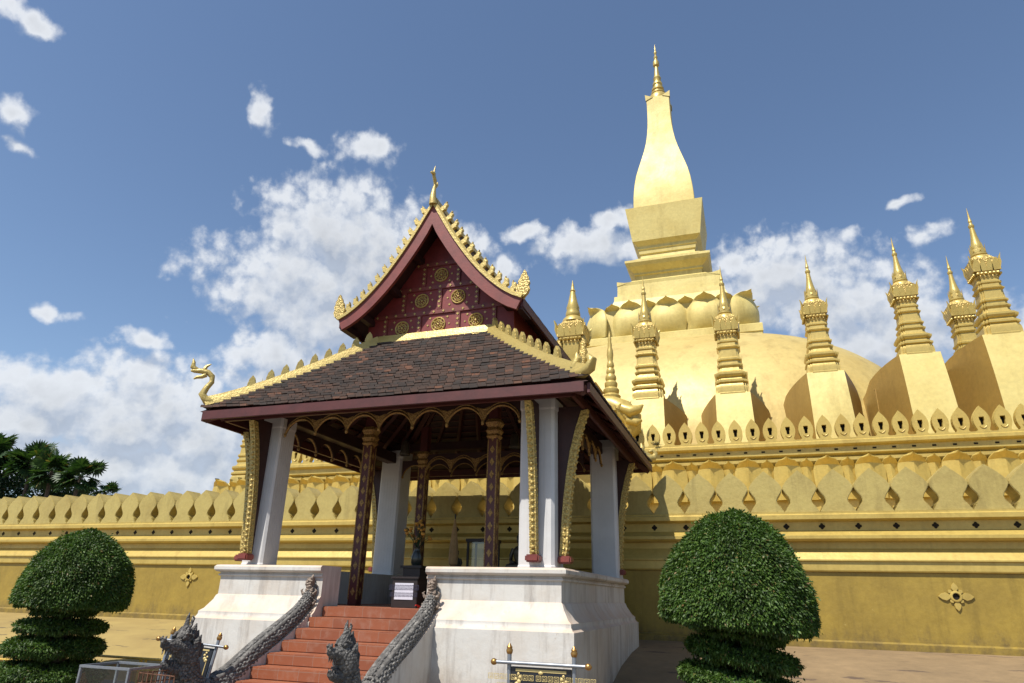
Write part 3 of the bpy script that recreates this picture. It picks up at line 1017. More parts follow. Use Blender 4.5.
SMALL = [(-2.95, 23.75, 1.0, 'small gold stupa nearest the pavilion roof, needle over the left lotus petals'),
         (-0.02, 23.75, 1.0, 'small gold stupa standing in front of the right end of the lotus petals'),
         (2.98, 23.75, 1.0, 'small gold stupa standing against the right shoulder of the dome'),
         (5.82, 23.75, 1.03, 'small gold stupa just right of the dome, its needle against white cloud'),
         (8.20, 23.55, 1.115, 'tallest small gold stupa, at the far right edge against blue sky')]
def raise_pedestal(o, k, xy):
    """taller pedestal carrying a shorter, slimmer tower; the tip keeps its height"""
    top = 7.48 - 5.21 * k
    for c in [c for c in SC.objects if c.parent == o]:
        if c.name.startswith('pedestal'):
            c.scale = (1, 1, top / 2.27)
        else:
            c.scale = (xy, xy, k)
            c.location = (0, -0.56 * (1 - xy), 7.48 * (1 - k))


KS = [(1, 1), (1, 1), (.90, .93), (.845, .86), (.83, .84)]
for i, (x, y, s, lb) in enumerate(SMALL):
    o = sp if i == 0 else dup(sp)
    o.location = (x, y, 6.08)
    o.scale = (s, s, s)
    o['label'] = lb
    if KS[i][0] < 1:
        raise_pedestal(o, *KS[i])
o = dup(sp)
o.location = (8.05, 26.2, 6.1)
o.scale = (1.06,) * 3
o.rotation_euler = (0, 0, PI / 2)
raise_pedestal(o, .88, .88)
o['label'] = 'small gold stupa half hidden behind the tall far right one'
o = dup(sp)
o.location = (-19.2, 22.2, 3.6)
o.scale = (.88,) * 3
o['label'] = 'partly hidden small gold stupa behind the left pavilion column'

# ------------------------------------------------------------------ gate tower behind the pavilion roof
gt = thing('gate_tower', 'ornate gold gate tower on the upper terrace, mostly hidden behind the pavilion roof', 'tower', (-5.19, 21.3, 3.1))
gx, gy = -5.19, 21.3
MB().box((gx - 1.9, 20.6, 3.1), (gx + 1.9, 22.4, 6.6)).build('gate_body', M['trim'], gt, bevel=0.03)
MB().lathe([(1.6, 6.55), (1.65, 6.7), (1.3, 6.9), (1.2, 7.3), (1.3, 7.4), (0.95, 7.7), (0.85, 8.2), (0.92, 8.3), (0.65, 8.6), (0.45, 8.9)], (gx, gy, 0), RED).build('gate_roof', M['trim'], gt)
MB().lathe([(0.34, 8.8), (0.30, 9.0), (0.28, 9.2), (0.34, 9.45), (0.38, 9.7), (0.40, 10.0)], (gx, gy, 0), RED).build('gate_neck', M['spire'], gt, smooth=25)
for src in (crown, [c_ for c_ in SC.objects if c_.parent == crown][0]):
    put(src.data, 'gate_crown' if src == crown else 'crown_leaf', gt, (gx, gy, 9.86 - 4.42), 0, (1.15, 1.15, 1.0))
MB().lathe([(0.40, 10.8), (0.36, 10.92), (0.27, 11.0), (0.24, 11.02), (0.27, 11.08), (0.26, 11.16), (0.22, 11.3), (0.24, 11.36), (0.17, 11.6), (0.12, 11.85), (0.09, 12.02), (0.11, 12.06), (0.06, 12.12), (0.05, 12.25), (0.005, 12.5)],
           (gx, gy, 0), seg=16).build('gate_needle', M['spire'], gt, smooth=35)
for s in (-1, 1):
    x = gx + 0.42 * s
    MB().lathe([(0.10, 9.0), (0.13, 9.3), (0.16, 9.55), (0.10, 9.7), (0.14, 9.9), (0.10, 10.05), (0.05, 10.2), (0.01, 10.4)], (x, 21.0, 0), seg=12).build('corner_bud', M['carve'], gt, smooth=40)
    x = gx + 1.33 * s
    MB().lathe([(0.34, 7.6), (0.36, 7.7), (0.30, 7.8), (0.32, 7.9), (0.24, 7.98), (0.27, 8.05), (0.27, 8.13), (0.20, 8.2), (0.22, 8.28), (0.22, 8.36), (0.16, 8.44), (0.19, 8.52), (0.18, 8.6), (0.13, 8.68), (0.15, 8.75), (0.14, 8.84),
                (0.10, 8.9), (0.13, 8.98), (0.11, 9.08), (0.085, 9.15), (0.10, 9.25), (0.115, 9.38), (0.10, 9.55), (0.07, 9.66), (0.075, 9.75), (0.055, 9.85), (0.065, 9.95), (0.04, 10.08), (0.005, 10.26)],
               (x, 21.1, 0), seg=14).build('ringed_finial', M['spire'], gt, smooth=35)
    # scrolled naga block at the gate's shoulder
    sc_ = MB()
    pts = [(gx + s * (0.9 + 0.1 * k), 21.0, 7.55 - 0.02 * k * k) for k in range(6)]
    sc_.tube([(gx + s * 0.95, 20.95, 7.72), (gx + s * 1.35, 20.9, 7.55), (gx + s * 1.7, 20.9, 7.35), (gx + s * 2.0, 20.9, 7.0), (gx + s * 2.02, 20.9, 6.7), (gx + s * 1.85, 20.9, 6.5)],
             [0.2, 0.32, 0.38, 0.36, 0.28, 0.2], 12)
    sc_.tube([(gx + s * 1.75, 20.6, 7.35), (gx + s * 2.02, 20.55, 7.2), (gx + s * 2.3, 20.6, 7.28), (gx + s * 2.42, 20.65, 7.42)], [0.16, 0.2, 0.13, 0.03], 10)
    sc_.tube([(gx + s * 1.9, 20.65, 6.95), (gx + s * 2.2, 20.6, 6.85), (gx + s * 2.36, 20.65, 6.92)], [0.14, 0.13, 0.04], 10)
    for kk in range(5):
        a = 2.4 - kk * 0.65
        sc_.tube([(gx + s * (1.65 + 0.18 * math.cos(a)), 20.56, 7.15 + 0.18 * math.sin(a)), (gx + s * (1.65 + 0.34 * math.cos(a - .4)), 20.54, 7.15 + 0.34 * math.sin(a - .4))], [0.07, 0.03], 7)
    sc_.build('naga_scroll', M['trim'], gt, smooth=50)

# ================================================================== PAVILION
PX = -5.19
Y0F = 9.0
FLOOR = 1.40
pav = thing('entrance_pavilion', 'open red and gold timber pavilion with two tiled roofs on white columns', 'pavilion', (PX, 11.5, 0))

# pedestals: white plaster, moulded, each runs from the stair opening round the side
PP = [(0.20, 0.0), (0.22, 1.19), (0.19, 1.21), (0.17, 1.25), (0.17, 1.29), (0.12, 1.33), (0.04, 1.46), (0.02, 1.52), (0.0, 1.54), (0.0, 1.80), (0.03, 1.815), (0.03, 1.835), (0.01, 1.845),
      (0.01, 1.86), (0.06, 1.875), (0.085, 1.90), (0.085, 1.945), (0.06, 1.97), (0.02, 1.975)]


def pedestal(x_in, x_out, s):
    """U-shaped block: front return from the stairs to the corner, then along the side to the back"""
    mb = MB()
    xo = x_out - s * 0.03
    n = len(PP)
    path = []
    # outward mouldings on front and outer side, flat on the inner side
    for off, z in PP:
        path.append([(x_in, 9.03 - off, z), (xo + s * off, 9.03 - off, z), (xo + s * off, 13.8 + off, z), (xo - s * 0.62, 13.8 + off, z), (xo - s * 0.62, 9.5, z), (x_in, 9.5, z)])
    vs = [p for r_ in path for p in r_]
    fs = []
    for i in range(n - 1):
        for k in range(6):
            fs.append((i * 6 + k, i * 6 + (k + 1) % 6, (i + 1) * 6 + (k + 1) % 6, (i + 1) * 6 + k))
    t0 = (n - 1) * 6
    fs += [(t0, t0 + 1, t0 + 4, t0 + 5), (t0 + 1, t0 + 2, t0 + 3, t0 + 4)]
    mb.add(vs, fs)
    return mb


pedestal(-6.09, -8.01, -1).build('pedestal', M['plaster'], pav, smooth=30)
pedestal(-4.36, -2.37, 1).build('pedestal', M['plaster'], pav, smooth=30)
MB().box((-7.4, 9.12, 0.0), (-2.9, 14.6, FLOOR)).build('floor', M['steps'], pav)
MB().box((-7.38, 13.6, FLOOR), (-2.98, 13.8, 1.86)).build('back_parapet', M['ground'], pav)
# stairs
stm = MB()
edges = [9.10]
for i in range(1, 10):
    edges.append(9.10 - 0.275 * i)
for i, y in enumerate(edges):
    z1 = FLOOR - 0.14 * i
    yb = edges[i - 1] + 0.02 if i else 9.6
    if i == 0:
        stm.box((-6.085, y, z1 - 0.14), (-4.365, yb, z1 + 0.004))
    else:
        stm.box((-6.12, y, max(0, z1 - 0.14)), (-4.40, yb + 0.01, z1))
stm.build('staircase', M['steps'], pav, bevel=0.012)

# columns
CX = (PX - 2.49, PX + 2.36)
CYs = (9.52, 13.85)
for cx in CX:
    for cy in CYs:
        cx = cx + (0.1 if cx > PX and cy > 10 else 0)
        c_ = MB()
        cw = .78 if (cx < PX and cy < 10) else 1.0
        dz = 0.30 if cy > 10 else 0.0
        c_.lathe([(0.275, 1.96), (0.275, 2.0), (0.265, 2.02), (0.262, 4.24 + dz), (0.275, 4.27 + dz), (0.275, 4.42 + dz)], (cx, cy, 0), [(x_ * cw, y_ * cw) for x_, y_ in ((-1, -.84), (-.84, -1), (.84, -1), (1, -.84), (1, .84), (.84, 1), (-.84, 1), (-1, .84))])
        for q in range(-2, 3):
            for (ax, ay, sx, sy) in ((q * 0.07 * cw, -0.2635 * cw, 0.02, 0.003), (0.2635 * cw, q * 0.07 * cw, 0.003, 0.02), (-0.2635 * cw, q * 0.07 * cw, 0.004, 0.02)):
                c_.box((cx + ax - sx, cy + ay - sy, 2.1), (cx + ax + sx, cy + ay + sy, 4.08))
        c_.build('column', M['column'], pav)

# beams
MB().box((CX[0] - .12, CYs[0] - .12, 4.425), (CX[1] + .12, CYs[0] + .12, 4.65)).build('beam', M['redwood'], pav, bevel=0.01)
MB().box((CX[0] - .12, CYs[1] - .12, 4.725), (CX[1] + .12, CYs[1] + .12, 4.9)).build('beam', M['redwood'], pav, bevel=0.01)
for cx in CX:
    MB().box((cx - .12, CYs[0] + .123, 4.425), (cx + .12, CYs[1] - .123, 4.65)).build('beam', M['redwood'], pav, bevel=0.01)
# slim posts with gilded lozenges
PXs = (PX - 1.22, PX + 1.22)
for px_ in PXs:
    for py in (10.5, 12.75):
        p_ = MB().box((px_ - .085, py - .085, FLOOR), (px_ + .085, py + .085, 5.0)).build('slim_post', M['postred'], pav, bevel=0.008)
        orn = MB()
        for kk in range(13):
            z = 1.62 + kk * 0.21
            for nx, ny in ((0, -1), (1, 0), (-1, 0)):
                fn = (lambda u, w, d, nx=nx, ny=ny, z=z: (px_ + (u if nx == 0 else nx * (.085 + d)), py + (u if ny == 0 else ny * (.085 + d)), z + w))
                orn.plate([(0, -.07), (.03, -.02), (.045, 0), (.03, .02), (0, .07), (-.03, .02), (-.045, 0), (-.03, -.02)], 0.006, fn)
        orn.build('post_ornament', M['giltdull'], p_)
        ed = MB()
        for sx in (-1, 1):
            ed.box((px_ + sx * .078 - .008, py - .093, FLOOR + .1), (px_ + sx * .078 + .008, py - .084, 4.1))
            ed.box((px_ + .084, py + sx * .078 - .008, FLOOR + .1), (px_ + .093, py + sx * .078 + .008, 4.1))
        ed.build('post_edge', M['giltdull'], p_)
        MB().lathe([(.09, 4.12), (.12, 4.16), (.10, 4.2), (.13, 4.26), (.10, 4.32), (.14, 4.4), (.11, 4.46)], (px_, py, 0), RED).build('post_capital', M['giltdull'], p_)

# roof brackets
BO = [(0.0, 2.12), (0.10, 2.12), (0.13, 2.25), (0.155, 2.6), (0.185, 2.95), (0.23, 3.3), (0.29, 3.65), (0.375, 3.98), (0.47, 4.26), (0.43, 4.32), (0.0, 4.32)]
TR = [(0.10, 2.12), (0.13, 2.25), (0.155, 2.6), (0.185, 2.95), (0.23, 3.3), (0.29, 3.65), (0.375, 3.98), (0.47, 4.26)]


def bracket(base, d):
    """plate in the vertical plane through base along unit direction d"""
    b = Vector(base)
    dv = Vector(d)
    sv = Vector((-dv.y, dv.x, 0))
    o = MB().plate(BO, 0.07, lambda u, w, t: b + dv * u + sv * (t - 0.035) + Vector((0, 0, w))).build('bracket', M['redwood'], pav)
    tr = MB()
    band = [(u + 0.02, w) for u, w in TR] + [(u - 0.09, w - 0.01) for u, w in reversed(TR)]
    band[-1] = (0.03, 2.14)
    tr.plate(band, 0.10, lambda u, w, t: b + dv * u + sv * (t - 0.05) + Vector((0, 0, w)))
    for i in range(len(TR) - 1):
        p, q = TR[i], TR[i + 1]
        nn = max(2, int(math.hypot(q[0] - p[0], q[1] - p[1]) / 0.075))
        for k_ in range(nn):
            f = k_ / nn
            c = b + dv * (p[0] + (q[0] - p[0]) * f + 0.02) + Vector((0, 0, p[1] + (q[1] - p[1]) * f))
            tr.ball(c, 0.030, 8, 6, (1, 1, 1))
            for ss in (-1, 1):
                tr.ball(c - dv * 0.05 + sv * (0.05 * ss), 0.022, 6, 5)
    tr.build('gilt_edge', M['giltcarve'], o, smooth=50)
    ft = MB()
    c = b + dv * 0.11
    ft.box((c.x - .10, c.y - .10, 2.05), (c.x + .10, c.y + .10, 2.15)).build('bracket_foot', M['red'], o, bevel=0.02)
    return o


for cx, sx in zip(CX, (-1, 1)):
    for cy, sy in zip(CYs, (-1, 1)):
        if sy < 0:
            bracket((cx, cy + sy * 0.25, 0), (0, sy, 0))
        bracket((cx + sx * 0.25, cy, 0), (sx, 0, 0))


# scalloped valance
def valance(p0, p1, lobes, name='valance'):
    p0, p1 = Vector(p0), Vector(p1)
    L = (p1 - p0).length
    d = (p1 - p0) / L
    nrm = Vector((d.y, -d.x, 0))
    pitch = L / lobes
    ol_ = [(0, 0.34), (0, 0.0)]
    arc = []
    for i in range(lobes):
        for k_ in range(1, 12):
            t = k_ / 12
            arc.append((pitch * (i + t), 0.24 * math.sin(t * PI) ** 0.62))
        arc.append((pitch * (i + 1), 0.0))
    ol_ = ol_ + arc + [(L, 0.34)]
    o = MB().plate(ol_, 0.03, lambda u, w, t: p0 + d * u + nrm * t + Vector((0, 0, w))).build(name, M['redwood'], pav)
    tr = MB()
    tr.tube([p0 + d * u + nrm * 0.035 + Vector((0, 0, w + 0.005)) for u, w in [(0, 0)] + arc], 0.019, 6)
    tr.tube([p0 + d * u + nrm * 0.035 + Vector((0, 0, w + 0.05)) for u, w in [(0, 0)] + arc], 0.011, 5)
    for i in range(lobes + 1):
        c = p0 + d * (pitch * i) + nrm * 0.04
        if 0 < i < lobes:
            tr.plate([(-.11, .235), (-.05, .12), (0, .03), (.05, .12), (.11, .235), (0, .20)], .014, lambda u, w, t, c=c: c + d * u + nrm * (t - .005) + Vector((0, 0, w)))
        tr.ball(c + Vector((0, 0, -0.02)), 0.028, 8, 6, (1, 1, 1.4))
    tr.build('gilt_edge', M['giltdull'], o, smooth=60)
    return o


valance((CX[0] + .29, 9.36, 4.13), (CX[1] - .29, 9.36, 4.13), 7)
valance((CX[1] - .29, 13.6, 4.13), (CX[0] + .29, 13.6, 4.13), 7)
valance((CX[0] - .14, 13.15, 4.13), (CX[0] - .14, 9.8, 4.13), 6)
valance((CX[1] + .14, 9.8, 4.13), (CX[1] + .14, 13.15, 4.13), 6)
valance((PXs[0] + .1, 12.7, 4.05), (PXs[1] - .1, 12.7, 4.05), 4)

# ---- lower roof (truncated hip)
EX0, EX1, EY0, EY1, EZ = -8.53, -1.87, 8.5, 14.9, 4.40
TX0, TX1, TY0, TY1, TZ = -6.32, -4.06, 10.3, 13.1, 6.06


def roofpt(a, b, u, t, lift=0.0):
    """a: eave ends, b: top ends; u along, t up the slope with a slight sag and lifted corners"""
    e = Vector(a[0]).lerp(Vector(a[1]), u)
    tp = Vector(b[0]).lerp(Vector(b[1]), u)
    p = e.lerp(tp, t)
    p.z += -0.06 * math.sin(PI * t) + 0.05 * (abs(2 * u - 1) ** 4) * (1 - t) + lift
    return p


E_ = [Vector((EX0, EY0, EZ)), Vector((EX1, EY0, EZ)), Vector((EX1, EY1, EZ)), Vector((EX0, EY1, EZ))]
T_ = [Vector((TX0, TY0, TZ)), Vector((TX1, TY0, TZ)), Vector((TX1, TY1, TZ)), Vector((TX0, TY1, TZ))]
lr = MB()
for i in range(4):
    nu, nv = 13, 9
    lr.grid([roofpt((E_[i], E_[(i + 1) % 4]), (T_[i], T_[(i + 1) % 4]), a / (nu - 1), b / (nv - 1), -0.06) for b in range(nv) for a in range(nu)], nu, nv)
lroof = lr.build('lower_roof', M['redwood'], pav, smooth=30)


def tiles(a, b, nrow, tw, th=0.034):
    mb = MB()
    ev = (Vector(a[1]) - Vector(a[0]))
    Lm = ev.length
    for r_ in range(nrow):
        t0 = r_ / nrow
        t1 = (r_ + 1.25) / nrow
        Lr = (Vector(a[0]).lerp(Vector(b[0]), t0) - Vector(a[1]).lerp(Vector(b[1]), t0)).length
        nt = max(1, int(Lr / tw))
        for k_ in range(nt):
            g = 0.025
            offs = 0.5 if r_ % 2 else 0.0
            u0 = max(0.0, (k_ + offs + g) / nt)
            u1 = min(1.0, (k_ + offs + 1 - g) / nt)
            if u0 >= u1:
                continue
            j = random.uniform(-0.004, 0.004)
            lift0 = 0.020 + th + random.uniform(0, 0.014)
            tt1 = min(t1, 1.0)
            q = [roofpt(a, b, u0, t0 - 0.004 + j, lift0), roofpt(a, b, u1, t0 - 0.004 + j, lift0), roofpt(a, b, u1, tt1, 0.004), roofpt(a, b, u0, tt1, 0.004)]
            w = [v_ - Vector((0, 0, th)) for v_ in q]
            mb.add(q + w, [(0, 1, 2, 3), (0, 4, 5, 1), (1, 5, 6, 2), (3, 7, 4, 0), (7, 6, 5, 4)])
    return mb


for i in range(4):
    tiles((E_[i], E_[(i + 1) % 4]), (T_[i], T_[(i + 1) % 4]), 23 if i != 2 else 12, 0.135 if i != 2 else 0.3).build('roof_tiles', M['tile'], lroof)
# rafters and battens on the underside
ra = MB()
for i in range(4):
    a, b = (E_[i], E_[(i + 1) % 4]), (T_[i], T_[(i + 1) % 4])
    for k_ in range(9):
        u = (k_ + 0.5) / 9
        ra.tube([roofpt(a, b, u, t, -0.12) for t in (0.03, 0.3, 0.6, 0.97)], 0.05, 4)
    for t in [0.08 + 0.065 * q for q in range(14)]:
        ra.tube([roofpt(a, b, u, t, -0.072) for u in (0, .25, .5, .75, 1)], 0.02, 4)
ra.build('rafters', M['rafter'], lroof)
for i in range(4):
    MB().tube([(E_[i].lerp(T_[i], t) + Vector((0, 0, -0.17 - 0.10 * math.sin(PI * t)))) for t in (0.03, 0.3, 0.6, 0.97)], 0.08, 4).build('hip_rafter', M['rafter'], lroof)
# fascia boards
FB = 0.15
fa = MB()
for i in range(4):
    p, q = E_[i], E_[(i + 1) % 4]
    d = (q - p).normalized()
    n_ = Vector((d.y, -d.x, 0))
    a_ = p - n_ * 0.01
    b_ = q - n_ * 0.01
    fa.bar(a_ + Vector((0, 0, -0.085)) + d * 0.06, b_ + Vector((0, 0, -0.085)) - d * 0.06, 0.045, 0.15)
    fa.bar(a_ - n_ * 0.28 + d * 0.3 + Vector((0, 0, -0.06)), b_ - n_ * 0.28 - d * 0.3 + Vector((0, 0, -0.06)), 0.06, 0.14)
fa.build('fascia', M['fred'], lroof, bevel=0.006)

# hip ridges
fin_ol = [(-.075, 0), (.075, 0), (.085, .05), (.065, .10), (.075, .14), (.055, .19), (.06, .235), (.02, .30), (.012, .345), (-.012, .29), (-.035, .235), (-.055, .20), (-.045, .15), (-.07, .10), (-.06, .05)]


def ridge_strip(name, pts, w, h, mat, parent):
    mb = MB()
    for p, q in zip(pts[:-1], pts[1:]):
        pass
    n = len(pts)
    vs = []
    for i, p in enumerate(pts):
        d = (Vector(pts[min(i + 1, n - 1)]) - Vector(pts[max(i - 1, 0)])).normalized()
        s = d.cross(Vector((0, 0, 1))).normalized()
        up = s.cross(d)
        for a, b in ((-1.25, -.5), (1.25, -.5), (1.0, .05), (.75, .35), (.6, .62), (-.6, .62), (-.75, .35), (-1.0, .05)):
            vs.append(Vector(p) + s * (a * w / 2) + up * (b * h))
    m_ = 8
    fs = [(i * m_ + k_, i * m_ + (k_ + 1) % m_, (i + 1) * m_ + (k_ + 1) % m_, (i + 1) * m_ + k_) for i in range(n - 1) for k_ in range(m_)]
    fs += [tuple(range(m_)), tuple((n - 1) * m_ + k_ for k_ in range(m_))]
    mb.add(vs, fs)
    return mb.build(name, mat, parent, smooth=30)


for i in range(4):
    pts = []
    for k_ in range(13):
        t = k_ / 12
        p = E_[i].lerp(T_[i], 1 - t * 0.985)
        p.z += 0.05 - 0.05 * math.sin(PI * t) + 0.08 * t ** 6
        pts.append(p)
    rd = ridge_strip('hip_ridge', pts, 0.12, 0.14, M['gilt'], lroof)
    dirh = (E_[i] - T_[i])
    dirh.z = 0
    dirh.normalize()
    sidev = Vector((-dirh.y, dirh.x, 0))
    if i != 2:
        for k_ in range(9):
            t = 0.07 + k_ * 0.082 + (0.02 if k_ > 7 else 0)
            p = E_[i].lerp(T_[i], 1 - t)
            p.z += 0.11 - 0.05 * math.sin(PI * t) + 0.08 * t ** 6
            MB().plate(fin_ol, 0.075, lambda u, w, d, p=p: p + dirh * (-u) + sidev * (d - 0.0375) + Vector((0, 0, w * .66))).build('ridge_finial', M['gilt'], rd, smooth=40, bevel=0.012)
    # naga that ends the ridge
    c = E_[i] + Vector((0, 0, 0.02))
    ng = MB()
    path = [(-0.45, 0.22), (-0.28, 0.14), (-0.10, 0.10), (0.0, 0.20), (0.02, 0.36), (0.06, 0.50), (0.05, 0.64), (-0.03, 0.70), (-0.02, 0.70)]
    path = [(-0.42, 0.21), (-0.22, 0.15), (-0.06, 0.17), (0.02, 0.27), (-0.03, 0.40), (-0.09, 0.50), (-0.08, 0.60), (0.0, 0.665), (0.11, 0.675), (0.22, 0.665), (0.27, 0.66)]
    ng.tube([c + dirh * a + Vector((0, 0, b)) for a, b in path], [.05, .065, .075, .064, .048, .043, .047, .05, .046, .036, .016], 10)
    ng.tube([c + dirh * a + Vector((0, 0, b)) for a, b in ((0.02, 0.62), (0.08, 0.575), (0.16, 0.555), (0.20, 0.52))], [.045, .035, .028, .012], 8)
    ng.tube([c + dirh * a + Vector((0, 0, b)) for a, b in ((0.18, 0.69), (0.25, 0.73), (0.25, 0.82), (0.27, 0.88))], [.04, .045, .028, .006], 8)
    ng.tube([c + dirh * a + Vector((0, 0, b)) for a, b in ((0.06, 0.71), (0.04, 0.77), (-0.03, 0.82))], [.035, .03, .006], 7)
    if i in (0, 3):
        ng.build('ridge_naga', M['gilt'], rd, smooth=50)
    else:
        n2_ = MB()
        n2_.tube([c + dirh * a + Vector((0, 0, b)) for a, b in ((-0.5, 0.22), (-0.3, 0.15), (-0.1, 0.12), (0.05, 0.15), (0.10, 0.25), (0.02, 0.32), (-0.06, 0.28))], [.06, .075, .085, .08, .065, .045, .02], 10)
        n2_.tube([c + dirh * a + Vector((0, 0, b)) for a, b in ((-0.3, 0.24), (-0.22, 0.36), (-0.25, 0.46))], [.08, .06, .01], 8)
        n2_.build('ridge_scroll', M['gilt'], rd, smooth=50)
# gilded curb where the gable meets the lower roof
for (p, q) in ((T_[0], T_[1]), (T_[1], T_[2]), (T_[3], T_[0])):
    ridge_strip('roof_curb', [p + Vector((0, 0, .03)), p.lerp(q, .5) + Vector((0, 0, .03)), q + Vector((0, 0, .03))], 0.13, 0.15, M['gilt'], lroof)

# ---- upper gable roof: concave sweep
GX = PX + 0.07
GY0, GY1 = 9.8, 13.4
GP = [(0.0, 8.66), (0.10, 8.50), (0.27, 8.20), (0.42, 7.95), (0.57, 7.72), (0.74, 7.48), (0.92, 7.24), (1.12, 7.01), (1.32, 6.81), (1.52, 6.64), (1.72, 6.51), (1.90, 6.43)]


def gpt(s, w, drop=0.0):
    """point on the gable profile, s = -1/1 side, w = 0 ridge .. 1 eave"""
    f = w * (len(GP) - 1)
    i = min(int(f), len(GP) - 2)
    t = f - i
    return GX + s * .965 * (GP[i][0] + (GP[i + 1][0] - GP[i][0]) * t), GP[i][1] + (GP[i + 1][1] - GP[i][1]) * t - drop


ur = MB()
for s in (-1, 1):
    pts = []
    for k_ in range(23):
        x, z = gpt(s, k_ / 22, 0.07)
        pts += [(x, GY0 + 0.05, z), (x, GY1, z)]
    ur.grid(pts, 2, 23)
uroof = ur.build('upper_roof', M['redwood'], pav, smooth=30)
for s in (-1, 1):
    mb = MB()
    nrow, ncol = 34, 32
    for r_ in range(nrow):
        x0, z0 = gpt(s, min(1, (r_ + 1.0) / nrow))
        x1, z1 = gpt(s, max(0, (r_ - 0.2) / nrow))
        for k_ in range(ncol):
            of = 0.5 if r_ % 2 else 0
            ya = GY0 + 0.06 + (GY1 - GY0 - .06) * (k_ + of + .04) / (ncol + .5)
            yb = GY0 + 0.06 + (GY1 - GY0 - .06) * (k_ + of + .96) / (ncol + .5)
            l = 0.02 + random.uniform(0, .008)
            q = [Vector((x0, ya, z0 + l)), Vector((x0, yb, z0 + l)), Vector((x1, yb, z1)), Vector((x1, ya, z1))]
            w = [v_ - Vector((0, 0, .016)) for v_ in q]
            mb.add(q + w, [(0, 1, 2, 3), (0, 4, 5, 1), (1, 5, 6, 2), (3, 7, 4, 0), (7, 6, 5, 4)])
    mb.build('roof_tiles', M['tile'], uroof)
    ef = MB()
    x, z = gpt(s, 1.0)
    ef.bar((x - s * .02, GY0 + .06, z - .08), (x - s * .02, GY1, z - .08), 0.05, 0.16)
    ef.build('fascia', M['fred'], uroof, bevel=0.006)
    for w in (0.3, 0.55, 0.8, 0.96):
        x, z = gpt(s, w, 0.16)
        MB().box((x - .06, GY0 + .08, z - .07), (x + .06, 10.36, z + .06)).build('purlin', M['redwood'], uroof)
    # bargeboard
    NB = 24
    outer = [gpt(s, k_ / NB, 0.0) for k_ in range(NB + 1)]
    xe, ze = outer[-1]
    inner = []
    for k_ in range(NB + 1):
        a, b = Vector(outer[max(0, k_ - 1)]), Vector(outer[min(NB, k_ + 1)])
        d = (b - a).normalized()
        nrm = Vector((-d.y, d.x)) if s < 0 else Vector((d.y, -d.x))
        if nrm.y > 0:
            nrm = -nrm
        wd = 0.245 if k_ > 1 else 0.28
        inner.append((outer[k_][0] + nrm.x * wd, outer[k_][1] + nrm.y * wd))
    inner = [(GX, 8.20)] + [p for p in inner if (p[0] - GX) * s > 0.02 and p[1] < 8.17]
    bb = MB().plate([(p[0], p[1]) for p in outer] + list(reversed(inner)), 0.07, lambda u, w, d: (u, GY0 + d, w)).build('bargeboard', M['red'], uroof)
    gpts = [(x_, GY0 + 0.03, z_ + 0.045) for x_, z_ in outer]
    ge = MB()
    vs = []
    for k_, (x_, y_, z_) in enumerate(gpts):
        a, b = Vector(outer[max(0, k_ - 1)]), Vector(outer[min(NB, k_ + 1)])
        d = (b - a).normalized()
        nrm = Vector((d.y, -d.x))
        if nrm.y < 0:
            nrm = -nrm
        for yy, hh in ((GY0 - .035, -.03), (GY0 - .035, .02), (GY0 + .0, .055), (GY0 + .14, .055), (GY0 + .14, -.02)):
            vs.append((outer[k_][0] + nrm.x * hh, yy, outer[k_][1] + nrm.y * hh))
    fs = [(i * 5 + k_, i * 5 + (k_ + 1) % 5, (i + 1) * 5 + (k_ + 1) % 5, (i + 1) * 5 + k_) for i in range(NB) for k_ in range(5)] + [tuple(range(5)), tuple(NB * 5 + k_ for k_ in range(5))]
    ge.add(vs, fs)
    ge.build('gilt_edge', M['gilt'], bb, smooth=30)
    # flames along the bargeboard
    fl = [(-.05, 0), (.05, 0), (.062, .05), (.055, .09), (.085, .13), (.10, .20), (.075, .165), (.04, .15), (.045, .185), (.01, .165), (-.02, .12), (-.055, .09), (-.04, .05)]
    for k_ in range(12):
        w = 0.10 + 0.82 * k_ / 11.5
        x_, z_ = gpt(s, w)
        x2, z2 = gpt(s, w + 0.02)
        d = Vector((x2 - x_, z2 - z_)).normalized()
        nrm = Vector((d.y, -d.x))
        if nrm.y < 0:
            nrm = -nrm
        sc_ = 1.0
        MB().plate(fl, 0.07, lambda u, w_, dd: (x_ + (-d.x) * u * sc_ + nrm.x * (w_ * sc_ + .04), GY0 + 0.02 + dd, z_ + (-d.y) * u * sc_ + nrm.y * (w_ * sc_ + .04))).build('flame_ornament', M['gilt'], bb, smooth=40, bevel=0.01)
    # big leaf at the tail of the bargeboard
    tl = [(-.12, -.02), (.03, -.05), (.10, .02), (.13, .10), (.115, .17), (.135, .23), (.105, .28), (.11, .34), (.075, .37), (.07, .43), (.03, .49), (.0, .42), (-.03, .38), (-.045, .32), (-.085, .28), (-.085, .21), (-.125, .16), (-.11, .08)]
    xt, zt = gpt(s, 0.985)
    MB().plate(tl, 0.07, lambda u, w, d: (xt + s * (u + .03), GY0 + d, zt + w + .03)).build('tail_leaf', M['giltcarve'], bb, smooth=40, bevel=0.012)

# ridge cap and the row of dark crest along the main ridge
ridge_strip('ridge_cap', [(GX, GY0 + .02, 8.70), (GX, 11.5, 8.66), (GX, GY1, 8.70)], 0.14, 0.14, M['gilt'], uroof)
